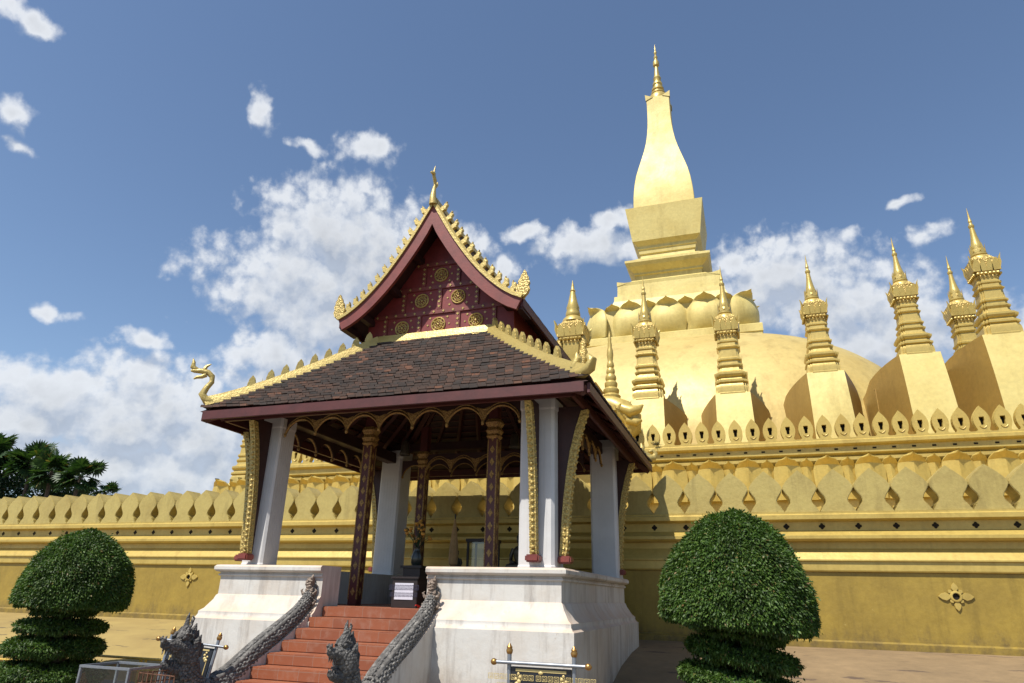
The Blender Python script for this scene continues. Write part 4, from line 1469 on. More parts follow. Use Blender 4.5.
# apex finial (chofa)
ch = MB()
ch.tube([(GX, GY0 - .02, 8.62), (GX, GY0 - .05, 8.78), (GX, GY0 - .03, 8.95), (GX - .01, GY0 + .02, 9.08), (GX, GY0 - .02, 9.16), (GX, GY0 - .08, 9.23), (GX, GY0 - .08, 9.33), (GX, GY0 - .05, 9.47)],
        [.085, .06, .038, .028, .038, .034, .02, .005], 10)
ch.tube([(GX, GY0 - .08, 9.27), (GX, GY0 - .17, 9.25), (GX, GY0 - .24, 9.20)], [.04, .03, .006], 8)
ch.tube([(GX, GY0, 9.02), (GX, GY0 + .08, 9.12), (GX, GY0 + .1, 9.2)], [.035, .03, .006], 7)
ch.build('apex_finial', M['gilt'], uroof, smooth=50)

# gable panel with gilt roundels
gpn = [(GX + s_, z_) for s_, z_ in ((-1.50, 6.0), (1.50, 6.0), (1.50, 6.55), (1.05, 6.98), (0.72, 7.40), (0.40, 7.88), (0.12, 8.30), (0, 8.42), (-0.12, 8.30), (-0.40, 7.88), (-0.72, 7.40), (-1.05, 6.98), (-1.50, 6.55))]
panel = MB().plate(gpn, 0.08, lambda u, w, d: (u, 10.36 + d, w)).build('gable_panel', M['panel'], pav)
for s_ in (-1, 1):
    MB().box((GX + s_ * 1.42 - .03, 10.443, 6.0), (GX + s_ * 1.42 + .03, 13.2, 6.62)).build('side_panel', M['panel'], pav)
MB().plate(gpn, 0.06, lambda u, w, d: (u, 13.21 + d, w)).build('back_panel', M['panel'], pav)
fr = MB()
for z_, hw in ((6.10, 1.45), (6.60, 1.38), (7.12, 0.92), (7.62, 0.55)):
    fr.box((GX - hw, 10.33, z_ - .045), (GX + hw, 10.362, z_ + .045))
for x_, z0, z1 in ((-.40, 6.146, 6.554), (.40, 6.146, 6.554), (-1.12, 6.146, 6.554), (1.12, 6.146, 6.554), (0, 6.646, 7.074), (-.76, 6.646, 7.074), (.76, 6.646, 7.074), (-.36, 7.166, 7.574), (.36, 7.166, 7.574)):
    fr.box((GX + x_ - .045, 10.33, z0), (GX + x_ + .045, 10.362, z1))
fr.build('panel_frame', M['red'], panel, bevel=0.006)
for x_, z_ in ((-.76, 6.34), (0, 6.34), (.76, 6.34), (-.38, 6.87), (.38, 6.87), (0, 7.38)):
    rs = MB()
    for r_, w_ in ((.135, .016), (.085, .012)):
        pts = [(GX + x_ + r_ * math.cos(2 * PI * k_ / 24), 10.352, z_ + r_ * math.sin(2 * PI * k_ / 24)) for k_ in range(25)]
        rs.tube(pts, w_, 6, cap=False)
    for k_ in range(8):
        a = k_ * PI / 4
        rs.ball((GX + x_ + .055 * math.cos(a), 10.352, z_ + .055 * math.sin(a)), .016, 6, 5)
        rs.ball((GX + x_ + .11 * math.cos(a + .2), 10.352, z_ + .11 * math.sin(a + .2)), .013, 6, 5)
    rs.ball((GX + x_, 10.35, z_), .028, 8, 6)
    rs.build('roundel', M['gilt'], panel, smooth=60)
dts = MB()


def dot(x_, z_, r_=.028, y_=10.328):
    dts.plate([(r_ * (0.7 + .3 * math.cos(4 * a)) * math.cos(a), r_ * (0.7 + .3 * math.cos(4 * a)) * math.sin(a)) for a in [2 * PI * i / 16 for i in range(16)]], .008, lambda u, w, d: (GX + x_ + u, y_ - d, z_ + w))


for z_, hw, n_ in ((6.10, 1.4, 15), (6.60, 1.3, 14), (7.12, .85, 9), (7.62, .5, 6)):
    for k_ in range(n_):
        dot(-hw + 2 * hw * k_ / (n_ - 1), z_)
for x_, z0, z1 in ((-.40, 6.146, 6.554), (.40, 6.146, 6.554), (-1.12, 6.146, 6.554), (1.12, 6.146, 6.554), (0, 6.646, 7.074), (-.76, 6.646, 7.074), (.76, 6.646, 7.074), (-.36, 7.166, 7.574), (.36, 7.166, 7.574)):
    for k_ in range(4):
        dot(x_, z0 + .06 + k_ * .1, .03)
for x_, z_ in ((-.76, 6.34), (0, 6.34), (.76, 6.34), (-.38, 6.87), (.38, 6.87), (0, 7.38)):
    for k_ in range(4):
        a = PI / 4 + k_ * PI / 2
        dot(x_ + .25 * math.cos(a), z_ + .2 * math.sin(a), .026, 10.358)
    dot(x_ + .22, z_, .022, 10.358)
    dot(x_ - .22, z_, .022, 10.358)
dts.build('gilt_studs', M['gilt'], panel)

# ================================================================== NAGA BALUSTRADES
def balustrade(x, hy, label, flip, hx):
    nb = thing('naga_balustrade', label, 'balustrade', (x, 8.2, 0), 0, 'naga balustrades beside the steps')
    # white side wall, its top follows the serpent
    top = [(9.20, 1.62), (9.0, 1.42), (8.7, 1.20), (8.3, 0.98), (7.9, 0.80), (7.5, 0.62), (7.25, 0.45)]
    ol_ = [(9.25, 0.0), (9.25, 1.62)] + top + [(7.1, 0.0)]
    MB().plate(ol_, 0.24, lambda u, w, d: (x - .12 + d, u, w)).build('side_wall', M['plaster'], nb)
    # body
    path = [(x, 9.06, 1.72), (x, 8.93, 1.50), (x, 8.72, 1.30), (x, 8.40, 1.11), (x, 8.05, 0.93), (x, 7.75, 0.76), (x, 7.50, 0.60), (x + (hx - x) * .4, hy + .52, 0.48), (x + (hx - x) * .7, hy + .36, 0.46),
            (hx, hy + .20, 0.55), (hx, hy + .12, 0.70), (hx, hy + .08, 0.85)]
    rad = [.06, .075, .095, .108, .116, .12, .125, .13, .135, .13, .125, .115]
    fine_p, fine_r = [], []
    for i in range(len(path) - 1):
        for k_ in range(5):
            t = k_ / 5
            fine_p.append(Vector(path[i]).lerp(Vector(path[i + 1]), t))
            fine_r.append(rad[i] + (rad[i + 1] - rad[i]) * t)
    for _ in range(3):
        fine_p = [fine_p[0]] + [(fine_p[i - 1] + fine_p[i] * 2 + fine_p[i + 1]) / 4 for i in range(1, len(fine_p) - 1)] + [fine_p[-1]]
    body = MB().tube(fine_p, fine_r, 16)
    # overlapping scales pressed on the flanks
    for i in range(1, len(fine_p) - 1):
        d = (fine_p[i + 1] - fine_p[i - 1]).normalized()
        sx = Vector((1, 0, 0))
        up = sx.cross(d).normalized()
        if up.z < 0 and abs(d.z) < .9:
            up = -up
        for k_ in range(9):
            a = (-1.5 + k_ * 0.37 + (0.185 if i % 2 else 0))
            for s in (-1, 1):
                rdir = sx * (s * math.cos(a)) + up * math.sin(a)
                c = fine_p[i] + rdir * fine_r[i] * 0.98
                body.ball(c, 0.025, 6, 4, (0.8, 1.1, 0.8))
    bo = body.build('naga_body', M['naga'], nb, smooth=55)
    # dorsal crest: two rolls on the back
    crest = MB()
    for s in (-0.45, 0.45):
        crest.tube([fine_p[i] + Vector((s * fine_r[i], 0, fine_r[i] * .86)) for i in range(1, 38)], [fine_r[i] * .32 for i in range(1, 38)], 8)
    crest.tube([fine_p[i] + Vector((0, 0, fine_r[i] * 1.06)) for i in range(1, 38)], [fine_r[i] * .22 for i in range(1, 38)], 8)
    crest.build('dorsal_crest', M['nagacrest'], nb, smooth=50)
    # ornate tail on the pedestal
    tl = MB()
    rr = random.Random(5)
    for k_ in range(46):
        t = k_ / 45
        z = 1.32 + 0.44 * t
        w = 0.062 * (1 - 0.6 * t) + .010 * math.sin(14 * t)
        a = rr.uniform(-w, w)
        ln = rr.uniform(.04, .09)
        ang = rr.uniform(-.6, .6)
        tl.tube([(x + a, 8.97, z - .03), (x + a + math.sin(ang) * ln * .5, 8.92, z + ln * .4), (x + a + math.sin(ang) * ln, 8.93, z + ln)], [.024, .028, .006], 7)
    tl.tube([(x, 8.98, 1.34), (x, 8.96, 1.5), (x, 8.98, 1.68), (x + .01, 9.0, 1.80)], [.08, .07, .045, .02], 8)
    for s in (-1, 1):
        for k_ in range(3):
            z = 1.30 + .14 * k_
            tl.tube([(x + s * .05, 8.95, z), (x + s * .10, 8.93, z - .01), (x + s * .13, 8.93, z + .04), (x + s * .10, 8.93, z + .06)], [.025, .024, .016, .005], 7)
    tl.build('tail_ornament', M['nagatail'], nb, smooth=50)
    # head
    hd = MB()
    H_ = Vector((hx, hy, 0.86))

    def P(f, u, s=0.0):
        k_r = .66 if flip < 0 else .85
        a_ = R(-8) if flip < 0 else 0.0
        f2, s2 = f * k_r, s * k_r
        return H_ + Vector((s2 * math.cos(a_) + f2 * math.sin(a_), -f2 * math.cos(a_) + s2 * math.sin(a_), u * (1.0 if flip > 0 else .95)))
    hd.tube([P(-.10, -.04), P(-.02, .06), P(.08, .12), (P(.18, .13)), P(.28, .14), P(.36, .155), P(.395, .19)], [.14, .14, .105, .075, .058, .042, .015], 12)          # skull and upper jaw
    hd.tube([P(-.06, -.12), P(.04, -.12), P(.14, -.115), P(.24, -.10), P(.31, -.07), P(.335, -.03)], [.11, .075, .055, .045, .032, .01], 12)                     # lower jaw
    for s in (-1, 1):
        hd.ball(P(.10, .215, s * .08), .032, 10, 8)                                                                                          # eyes
        hd.tube([P(.16, .22, s * .06), P(.08, .26, s * .085), P(-.02, .24, s * .11)], [.014, .022, .008], 7)                                # brows
        hd.tube([P(.36, .175, s * .022), P(.385, .215, s * .03), P(.355, .24, s * .03)], [.02, .02, .006], 7)                                   # nostril curl
        for k_ in range(5):
            f = .10 + k_ * .05
            hd.tube([P(f, .08 + (f - .1) * .12, s * .045), P(f + .008, .02 + (f - .1) * .12, s * .047)], [.014, .003], 6)                                                       # upper teeth
            hd.tube([P(f, -.07, s * .035), P(f + .005, -.02, s * .035)], [.011, .003], 6)
        for k_ in range(5):                                                                                                                 # mane behind the jaw
            a = -0.7 + k_ * .42
            hd.tube([P(-.05, -.05 + .05 * k_, s * .10), P(-.11, -.04 + .052 * k_, s * .135), P(-.15, .02 + .055 * k_, s * .135)], [.045, .04, .006], 7)
        for k_ in range(4):
            hd.tube([P(.03 - .08 * k_, -.15 - .02 * k_, s * .05), P(.02 - .08 * k_, -.21, s * .10), P(-.03 - .08 * k_, -.22, s * .14)], [.035, .03, .006], 7)
    hd.tube([P(.10, -.06), P(.20, -.04), P(.29, .0)], [.035, .025, .006], 8)                                                              # tongue
    ho = hd.build('naga_head', M['nagahead'], nb, smooth=50)
    ct = MB()
    ct.tube([P(.05, .20), P(.03, .28), P(.01, .37), P(.0, .48)], [.075, .05, .025, .006], 8)
    for k_ in range(4):
        a = -.08 - .06 * k_
        ct.tube([P(a, .16 - .05 * k_), P(a - .05, .27 - .05 * k_), P(a - .09, .36 - .075 * k_)], [.06, .045, .006], 8)
    for k_ in range(3):
        for s in (-1, 1):
            ct.tube([P(.06 - .05 * k_, .18, s * .05), P(.05 - .05 * k_, .27 - .02 * k_, s * .07), P(.03 - .06 * k_, .33 - .03 * k_, s * .06)], [.035, .028, .005], 7)
            ct.tube([P(.02 - .02 * k_, .26 + .05 * k_, s * .04), P(.0 - .02 * k_, .30 + .06 * k_, s * .055), P(-.02, .33 + .06 * k_, s * .045)], [.022, .016, .004], 6)
    ct.build('head_crest', M['nagahead'], ho, smooth=50)
    return nb


balustrade(-6.24, 6.72, 'weathered grey stone naga balustrade left of the red steps, jaws open behind wire mesh', 1, -6.30)
balustrade(-4.24, 6.95, 'weathered grey stone naga balustrade right of the red steps, tall pointed crest', -1, -4.30)

# ================================================================== TOPIARY
def leaf_cloud(pts, nrm, ln, wd, rng, droop=0.75):
    """many small folded leaves; pts, nrm: (n,3)"""
    n = len(pts)
    down = np.array([0, 0, -1.0])
    d = nrm * rng.uniform(0.3, 1.0, (n, 1)) + down * droop * rng.uniform(0.5, 1.3, (n, 1)) + rng.normal(0, .35, (n, 3))
    d /= np.linalg.norm(d, axis=1, keepdims=True)
    s = np.cross(d, nrm + rng.normal(0, .45, (n, 3)))
    s /= np.linalg.norm(s, axis=1, keepdims=True) + 1e-9
    up = np.cross(s, d)
    L = ln * rng.uniform(.7, 1.25, (n, 1))
    Wd = wd * rng.uniform(.75, 1.2, (n, 1))
    a = pts
    b = pts + d * L * .45 + s * Wd + up * Wd * .35
    c = pts + d * L
    e = pts + d * L * .45 - s * Wd + up * Wd * .35
    V = np.stack([a, b, c, e], axis=1).reshape(-1, 3)
    idx = np.arange(n)[:, None] * 4
    F = np.concatenate([idx + np.array([[0, 1, 2]]), idx + np.array([[0, 2, 3]])], axis=1).reshape(-1, 3)
    return V, F


def np_mesh(name, V, F, mat):
    me = bpy.data.meshes.new(name)
    me.vertices.add(len(V))
    me.vertices.foreach_set('co', V.astype(np.float32).ravel())
    k_ = F.shape[1]
    me.loops.add(len(F) * k_)
    me.loops.foreach_set('vertex_index', F.astype(np.int32).ravel())
    me.polygons.add(len(F))
    me.polygons.foreach_set('loop_start', np.arange(0, len(F) * k_, k_, dtype=np.int32))
    me.update(calc_edges=True)
    me.validate()
    me.materials.append(mat)
    return me


def revolve_points(prof, n, rng, tilt, c, lump=0.020):
    """random points on a surface of revolution given by a dense profile (r, z); tilt leans it down towards +x"""
    prof = np.array(prof, float)
    seg = np.linalg.norm(np.diff(prof, axis=0), axis=1) * (prof[:-1, 0] + prof[1:, 0]) / 2
    cum = np.cumsum(seg) / seg.sum()
    i = np.searchsorted(cum, rng.uniform(0, 1, n))
    t = rng.uniform(0, 1, n)
    r_ = prof[i, 0] * (1 - t) + prof[i + 1, 0] * t
    z = prof[i, 1] * (1 - t) + prof[i + 1, 1] * t
    dr = prof[i + 1, 0] - prof[i, 0]
    dz = prof[i + 1, 1] - prof[i, 1]
    a = rng.uniform(0, 2 * PI, n)
    nr, nz_ = dz, -dr
    nl = np.hypot(nr, nz_) + 1e-9
    sg = -1.0
    nr, nz_ = sg * nr / nl, sg * nz_ / nl
    nrm = np.stack([nr * np.cos(a), nr * np.sin(a), nz_], axis=1)
    lum = lump * (np.sin(5 * a + 7 * z) + np.sin(9 * a - 11 * z + 2) * .6 + np.sin(14 * a + 17 * z) * .35)
    pts = np.stack([r_ * np.cos(a), r_ * np.sin(a), z], axis=1) + nrm * (lum + rng.normal(0, .014, n) + (rng.uniform(0, 1, n) > .975) * rng.uniform(.0, .06, n))[:, None]
    th = tilt
    ct, stt = math.cos(th), math.sin(th)
    Rm = np.array([[ct, 0, stt], [0, 1, 0], [-stt, 0, ct]])
    return pts @ Rm.T + np.array(c), nrm @ Rm.T


def shrub(loc, label, tiers, dens, rotz):
    sh = thing('topiary_shrub', label, 'shrub', (loc[0], loc[1], 0.0), 0, 'clipped topiary shrubs beside the pavilion')
    rng = np.random.default_rng(int(abs(loc[0] * 100)))
    zt = tiers[0][1]
    MB().tube([(loc[0], loc[1], 0), (loc[0] + .03, loc[1], .5), (loc[0] - .02, loc[1] + .02, 1.0), (loc[0], loc[1], zt + .5)], [.12, .10, .08, .05], 10).build('trunk', M['bark'], sh, smooth=50)
    for k_, (prof, z0, tilt, cx) in enumerate(tiers):
        P_, N_ = revolve_points(prof, int(dens * sum(math.hypot(prof[i + 1][0] - prof[i][0], prof[i + 1][1] - prof[i][1]) * PI * (prof[i][0] + prof[i + 1][0]) for i in range(len(prof) - 1))), rng, tilt, (loc[0] + cx, loc[1], z0))
        V, F = leaf_cloud(P_, N_, .050, .0115, rng)
        o = bpy.data.objects.new('crown' if k_ == 0 else 'clipped_tier', np_mesh('foliage', V, F, M['leaf']))
        COL.objects.link(o)
        o.parent = sh
        o.matrix_parent_inverse = root_matrix(sh).inverted()
        core = MB().lathe([(max(.01, r_ - .07), z * .94 + .02) for r_, z in prof], (0, 0, 0), seg=28)  # added solid dark shell that blocks the view through the leaves
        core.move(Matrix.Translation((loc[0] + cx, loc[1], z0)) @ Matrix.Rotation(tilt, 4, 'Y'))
        core.build('inner_shell', M['core'], o, smooth=60)
    return sh


def dome_prof(r_, h):
    pr = [(r_ * .15, .10), (r_ * .55, .03), (r_ * .86, -.03), (r_ * .97, -.02), (r_ * 1.0, .06)]
    for k_ in range(1, 15):
        t = k_ / 14
        pr.append((max(.01, r_ * (1 - t ** 2.15) ** .62), .06 + (h - .06) * t))
    return list(reversed(pr))


def tier_prof(r_, h):
    return list(reversed([(r_ * .2, 0.02), (r_ * .7, -.01), (r_ * .93, .02), (r_, h * .35), (r_ * .98, h * .6), (r_ * .85, h * .88), (r_ * .5, h), (r_ * .15, h)]))


shrub((-0.27, 10.0), 'large clipped green shrub right of the pavilion, domed top over tilted leafy tiers',
      [(dome_prof(.96, 1.43), 1.35, R(5), .0), (tier_prof(.57, .08), 1.19, R(9), .02), (tier_prof(.70, .15), .90, R(10), .02), (tier_prof(.77, .19), .55, R(10), -.02), (tier_prof(.82, .25), .10, R(6), 0)], 7600, 0)
shrub((-11.30, 9.25), 'smaller clipped green shrub far left of the pavilion, shaded domed top over flat tiers',
      [(dome_prof(.85, 1.20), 1.33, R(3), .02), (tier_prof(.50, .07), 1.17, R(2), -.10), (tier_prof(.68, .12), .90, R(2), -.06), (tier_prof(.74, .20), .54, R(2), -.12), (tier_prof(.82, .26), .10, R(2), -.1)], 6500, 0)


# ================================================================== SIGNS
def sign_stand(loc, rotz, label, txt):
    sg = thing('sign_stand', label, 'sign', loc, rotz, 'sign stands in front of the pavilion')
    for s in (-1, 1):
        p_ = local(MB().tube([(s * .29, 0, 0), (s * .29, 0, 1.12)], .019, 12), 'post', M['steel'], sg, smooth=50)
        local(MB().lathe([(.02, 1.115), (.026, 1.125), (.030, 1.145), (.022, 1.16), (.026, 1.17), (.018, 1.18), (.006, 1.20)], (s * .29, 0, 0), seg=14), 'post_knob', M['brass'], p_, smooth=50)
    b_ = local(MB().tube([(-.40, -.034, 1.05), (.40, -.034, 1.05)], .015, 10), 'cross_bar', M['steel'], sg, smooth=50)
    for s in (-1, 1):
        q = MB().lathe([(.016, 0), (.024, .010), (.028, .025), (.024, .04), (.014, .05), (.004, .055)], (0, 0, 0), seg=14)
        q.move(Matrix.Translation((s * .395, -.034, 1.05)) @ Matrix.Rotation(s * PI / 2, 4, 'Y'))
        local(q, 'bar_knob', M['brass'], b_, smooth=50)
    bd = local(MB().box((-.268, -.012, .55), (.268, .012, 1.02)), 'board', M['board'], sg, bevel=0.003)
    go = MB()
    f_ = lambda u, w, d: (u, -.0125 - d, w)
    go.plate([(-.225, .985), (.225, .985), (.225, 1.005), (-.225, 1.005)], .004, f_)
    for s in (-1, 1):
        go.plate([(s * .225 - .004, .60), (s * .225 + .004, .60), (s * .225 + .004, .90), (s * .225 - .004, .90)], .004, f_)
        for cx, cz, r_ in ((.195, .905, .018), (.214, .885, .02), (.185, .94, .014), (.2, .965, .012), (.222, .925, .012)):
            go.ball((s * cx, -.016, cz), r_, 8, 6, (1, .4, 1))
    go.ball((0, -.016, .98), .018, 8, 6, (1.2, .4, .8))
    local(go, 'gold_ornament', M['goldpaint'], bd, smooth=50)
    for t_, z, sz in txt:
        cu = bpy.data.curves.new('lettering', 'FONT')
        cu.body = t_
        cu.size = sz
        cu.align_x = 'CENTER'
        cu.extrude = .001
        to = bpy.data.objects.new('tmp', cu)
        COL.objects.link(to)
        bpy.context.view_layer.update()
        me = bpy.data.meshes.new_from_object(to.evaluated_get(bpy.context.evaluated_depsgraph_get()))
        bpy.data.objects.remove(to)
        me.materials.clear()
        me.materials.append(M['goldpaint'])
        lo = bpy.data.objects.new('lettering', me)
        COL.objects.link(lo)
        lo.parent = bd
        lo.location = (0, -.0145, z)
        lo.rotation_euler = (PI / 2, 0, 0)
    return sg


TX = [('ສະຖານທີ່ ບູຮານະຄະດີ', .925, .046), ('ກະລຸນາ ຮັກສາ ຄວາມສະອາດ', .865, .034)]
sign_stand((-1.775, 6.0, 0.02), R(-1), 'black sign with gold lettering and gilt corners on steel posts, before the white pedestal', TX)
sl_ = sign_stand((-6.62, 7.0, -0.08), R(6), 'black sign on tilted steel posts with brass knobs, half hidden behind the left stone naga', [])
sl_.rotation_euler = (R(-8), R(4), R(8))
sl_.scale = (1.12, 1, 1.02)

# ================================================================== GLASS BOX, WIRE CAGE, RAIL
gb = thing('glass_case', 'low clear glass case with grey metal rails at the lower left', 'glass case', (-6.7, 6.0, 0))
fx0, fx1, fy0, fy1, gz = -6.98, -6.30, 6.02, 6.5, 0.78
frm = MB()
for x_ in (fx0, fx1):
    for y_ in (fy0, fy1):
        frm.box((x_ - .014, y_ - .014, 0), (x_ + .014, y_ + .014, gz))
for y_ in (fy0, fy1):
    frm.box((fx0 - .016, y_ - .016, gz), (fx1 + .016, y_ + .016, gz + .026))
for x_ in (fx0, fx1):
    frm.box((x_ - .0155, fy0 + .017, gz + .001), (x_ + .0155, fy1 - .017, gz + .025))
frm.build('metal_frame', M['steel'], gb, bevel=0.003)
gl = MB()
for a, b in (((fx0, fy0), (fx1, fy0)), ((fx0, fy0), (fx0, fy1)), ((fx0, fy1), (fx1, fy1)), ((fx1, fy0), (fx1, fy1))):
    gl.add([(a[0], a[1], .05), (b[0], b[1], .05), (b[0], b[1], gz - .002), (a[0], a[1], gz - .002)], [(0, 1, 2, 3)])
gl.build('glass_pane', M['glass'], gb)
wc = thing('wire_cage', 'rusty brown wire mesh cage around the base of the left stone naga', 'cage', (-6.0, 6.2, 0))
wm = MB()
cx0, cx1, cy0, cy1, cz = -6.26, -5.78, 6.12, 6.62, 0.76
for k_ in range(9):
    x_ = cx0 + (cx1 - cx0) * k_ / 8
    wm.tube([(x_, cy0, 0), (x_, cy0, cz + random.uniform(-.03, .02))], .007, 6)
for k_ in range(8):
    y_ = cy0 + (cy1 - cy0) * (k_ + 1) / 8
    wm.tube([(cx0, y_, 0), (cx0, y_, cz)], .006, 6)
for k_ in range(8):
    z_ = .08 + .095 * k_
    wm.tube([(cx0, cy1, z_), (cx0, cy0, z_ + .01), (cx1, cy0, z_)], .006, 6)
wm.build('wire_mesh', M['rust'], wc)
yr = thing('low_railing', 'low yellow metal railing along the edge of the sloping terrace', 'railing', (-12, 10.4, 0))
rm_ = MB()
for z_ in (.22, .40):
    rm_.tube([(-22, 10.36, z_), (-8.6, 10.36, z_)], .022, 8)
rm_.build('rail', M['yellow_rail'], yr, smooth=50)
for k_ in range(10):
    x_ = -21.5 + 1.36 * k_
    MB().box((x_ - .02, 10.34, 0), (x_ + .02, 10.38, .42)).box((x_ + .1, 10.342, .23), (x_ + .125, 10.378, .39)).build('rail_post', M['yellow_rail'], yr)

# ================================================================== INSIDE THE PAVILION
al = thing('altar_table', 'dark wooden altar table under the pavilion roof against the gold wall', 'altar', (-4.6, 13.0, FLOOR))
MB().box((-6.0, 12.85, 1.86), (-3.2, 13.45, 1.96)).build('table_top', M['dwood'], al, bevel=0.01)
MB().box((-5.9, 12.95, FLOOR), (-3.3, 13.4, 1.857)).build('table_body', M['dwood'], al)
gc = thing('glass_display_case', 'glass display case with dark frame standing on the altar table', 'display case', (-5.15, 13.1, 1.96))
fm = MB()
for x_ in (-5.38, -4.88):
    for y_ in (12.92, 13.36):
        fm.box((x_ - .02, y_ - .02, 1.963), (x_ + .02, y_ + .02, 2.62))
fm.box((-5.42, 12.88, 2.62), (-4.84, 13.4, 2.68))
fm.box((-5.42, 12.88, 1.963), (-4.84, 13.4, 1.99))
fm.build('case_frame', M['dwood'], gc)
MB().add([(-5.36, 12.918, 1.995), (-4.90, 12.918, 1.995), (-4.90, 12.918, 2.615), (-5.36, 12.918, 2.615)], [(0, 1, 2, 3)]).add([(-5.382, 12.945, 1.995), (-5.382, 13.34, 1.995), (-5.382, 13.34, 2.615), (-5.382, 12.945, 2.615)], [(0, 1, 2, 3)]).build('glass_pane', M['glass'], gc)


def seated_figure(loc, s, label):
    b = thing('seated_statue', label, 'statue', loc, 0, 'seated statues on the altar', s)
    m_ = MB()
    m_.lathe([(.26, 0), (.28, .03), (.22, .06), (.22, .10), (.27, .14)], (0, 0, 0), seg=20)
    body_ = local(m_, 'lotus_seat', M['gilt'], b, smooth=40)
    f = MB()
    f.tube([(-.24, -.06, .20), (-.1, -.15, .19), (.08, -.16, .2), (.22, -.06, .2)], [.05, .075, .07, .05], 10)
    f.tube([(-.22, -.02, .2), (0, .02, .2), (.22, -.02, .2)], [.07, .11, .07], 10)
    f.tube([(0, .02, .18), (0, .02, .32), (0, .01, .45), (0, .0, .55), (0, 0, .60), (0, 0, .64)], [.12, .11, .13, .12, .05, .045], 14)
    for sx in (-1, 1):
        f.tube([(sx * .13, 0, .54), (sx * .18, -.01, .42), (sx * .17, -.06, .30), (sx * .06, -.13, .26)], [.045, .042, .035, .03], 8)
    f.ball((0, -.01, .71), .078, 14, 10, (.9, .95, 1.15))
    f.ball((0, -.088, .705), .014, 6, 5, (.7, 1, 1.4))
    f.lathe([(.078, .76), (.06, .80), (.03, .83), (.012, .9), (.002, .95)], (0, 0, 0), seg=12)
    local(f, 'figure', M['bronze'], b, smooth=60)
    return b


seated_figure((-4.35, 13.15, 1.96), 1.0, 'largest bronze seated statue in the dark at the centre of the altar')
seated_figure((-5.72, 13.15, 1.96), .62, 'small bronze seated statue left of the glass display case')
seated_figure((-3.75, 13.15, 1.96), .78, 'middle sized bronze seated statue at the right end of the altar')


def parasol(loc, lb):
    p = thing('folded_parasol', lb, 'parasol', loc, 0, 'folded parasols by the altar')
    local(MB().tube([(0, 0, 0), (0, 0, 1.75)], .014, 8), 'pole', M['dwood'], p)
    local(MB().lathe([(.02, .72), (.09, .78), (.10, .95), (.085, 1.15), (.055, 1.4), (.025, 1.6), (.008, 1.68)], (0, 0, 0), seg=10), 'canopy', M['cloth'], p, smooth=30)


parasol((-5.62, 12.75, FLOOR), 'folded tan cloth parasol left of the glass display case')
parasol((-3.62, 12.75, FLOOR), 'folded tan cloth parasol beside the right white column')


def vase(loc, lb, mat, seed, n=26):
    v_ = thing('flower_vase', lb, 'flowers', loc, 0, 'flower vases in the pavilion')
    local(MB().lathe([(.06, 0), (.09, .05), (.10, .14), (.06, .24), (.045, .28), (.06, .31)], (0, 0, 0), seg=16), 'vase', M['vase'], v_, smooth=50)
    rr = random.Random(seed)
    stm_ = MB()
    for k_ in range(n):
        a = rr.uniform(0, 2 * PI)
        r_ = rr.uniform(.03, .24)
        z = .42 + rr.uniform(0, .38) - r_ * .4
        stm_.tube([(0, 0, .28), (r_ * .5 * math.cos(a), r_ * .5 * math.sin(a), .28 + (z - .28) * .6), (r_ * math.cos(a), r_ * math.sin(a), z)], .005, 5)
        local(MB().ball((r_ * math.cos(a), r_ * math.sin(a), z), rr.uniform(.026, .042), 8, 6, (1, 1, .7)), 'bloom', mat, v_, smooth=40)
    local(stm_, 'stems', M['treeleaf'], v_)


st_ = thing('flower_stand', 'dark wooden flower stand beside the notice box', 'stand', (-5.5, 10.9, FLOOR))
local(MB().box((-.16, -.16, 0), (.16, .16, .62)).box((-.2, -.2, .62), (.2, .2, .66)), 'stand_body', M['dwood'], st_)
vase((-5.5, 10.9, FLOOR + .66), 'vase of orange marigolds on the dark stand beside the rear left column', M['petal'], 3)
vase((-4.05, 13.0, 1.96), 'vase of pale flowers on the altar table', M['white_flower'], 4, 14)
db = thing('donation_box', 'dark wooden donation box with a white paper notice, at the top of the steps', 'box', (-5.12, 9.95, FLOOR))
local(MB().box((-.22, -.14, 0), (.22, .14, .42)).box((-.24, -.16, .42), (.24, .16, .455)), 'box_body', M['dwood'], db, bevel=0.008)
nt = local(MB().box((-.165, -.150, .12), (.155, -.1425, .36)), 'notice', M['paper'], db)
for t_, z, sz in (('ກະລຸນາ', .275, .075), ('ຖອດເກີບ', .175, .06)):
    cu = bpy.data.curves.new('lettering', 'FONT')
    cu.body = t_
    cu.size = sz
    cu.align_x = 'CENTER'
    to = bpy.data.objects.new('tmp', cu)
    COL.objects.link(to)
    bpy.context.view_layer.update()
    me = bpy.data.meshes.new_from_object(to.evaluated_get(bpy.context.evaluated_depsgraph_get()))
    bpy.data.objects.remove(to)
    me.materials.clear()
    me.materials.append(M['ink'])
    lo = bpy.data.objects.new('lettering', me)
    COL.objects.link(lo)
    lo.parent = nt
    lo.location = (-.005, -.1525, z)
    lo.rotation_euler = (PI / 2, 0, 0)


def bell(loc, lb):
    b = thing('hanging_bell', lb, 'bell', loc, 0, 'bells hanging from the pavilion roof')
    local(MB().lathe([(.10, -.30), (.105, -.28), (.085, -.22), (.078, -.12), (.06, -.04), (.02, 0), (.012, .01)], (0, 0, 0), seg=18, cap=False), 'bell_body', M['bronze'], b, smooth=50)
    local(MB().tube([(0, 0, 0), (0, 0, .75)], .006, 6), 'chain', M['bronze'], b)


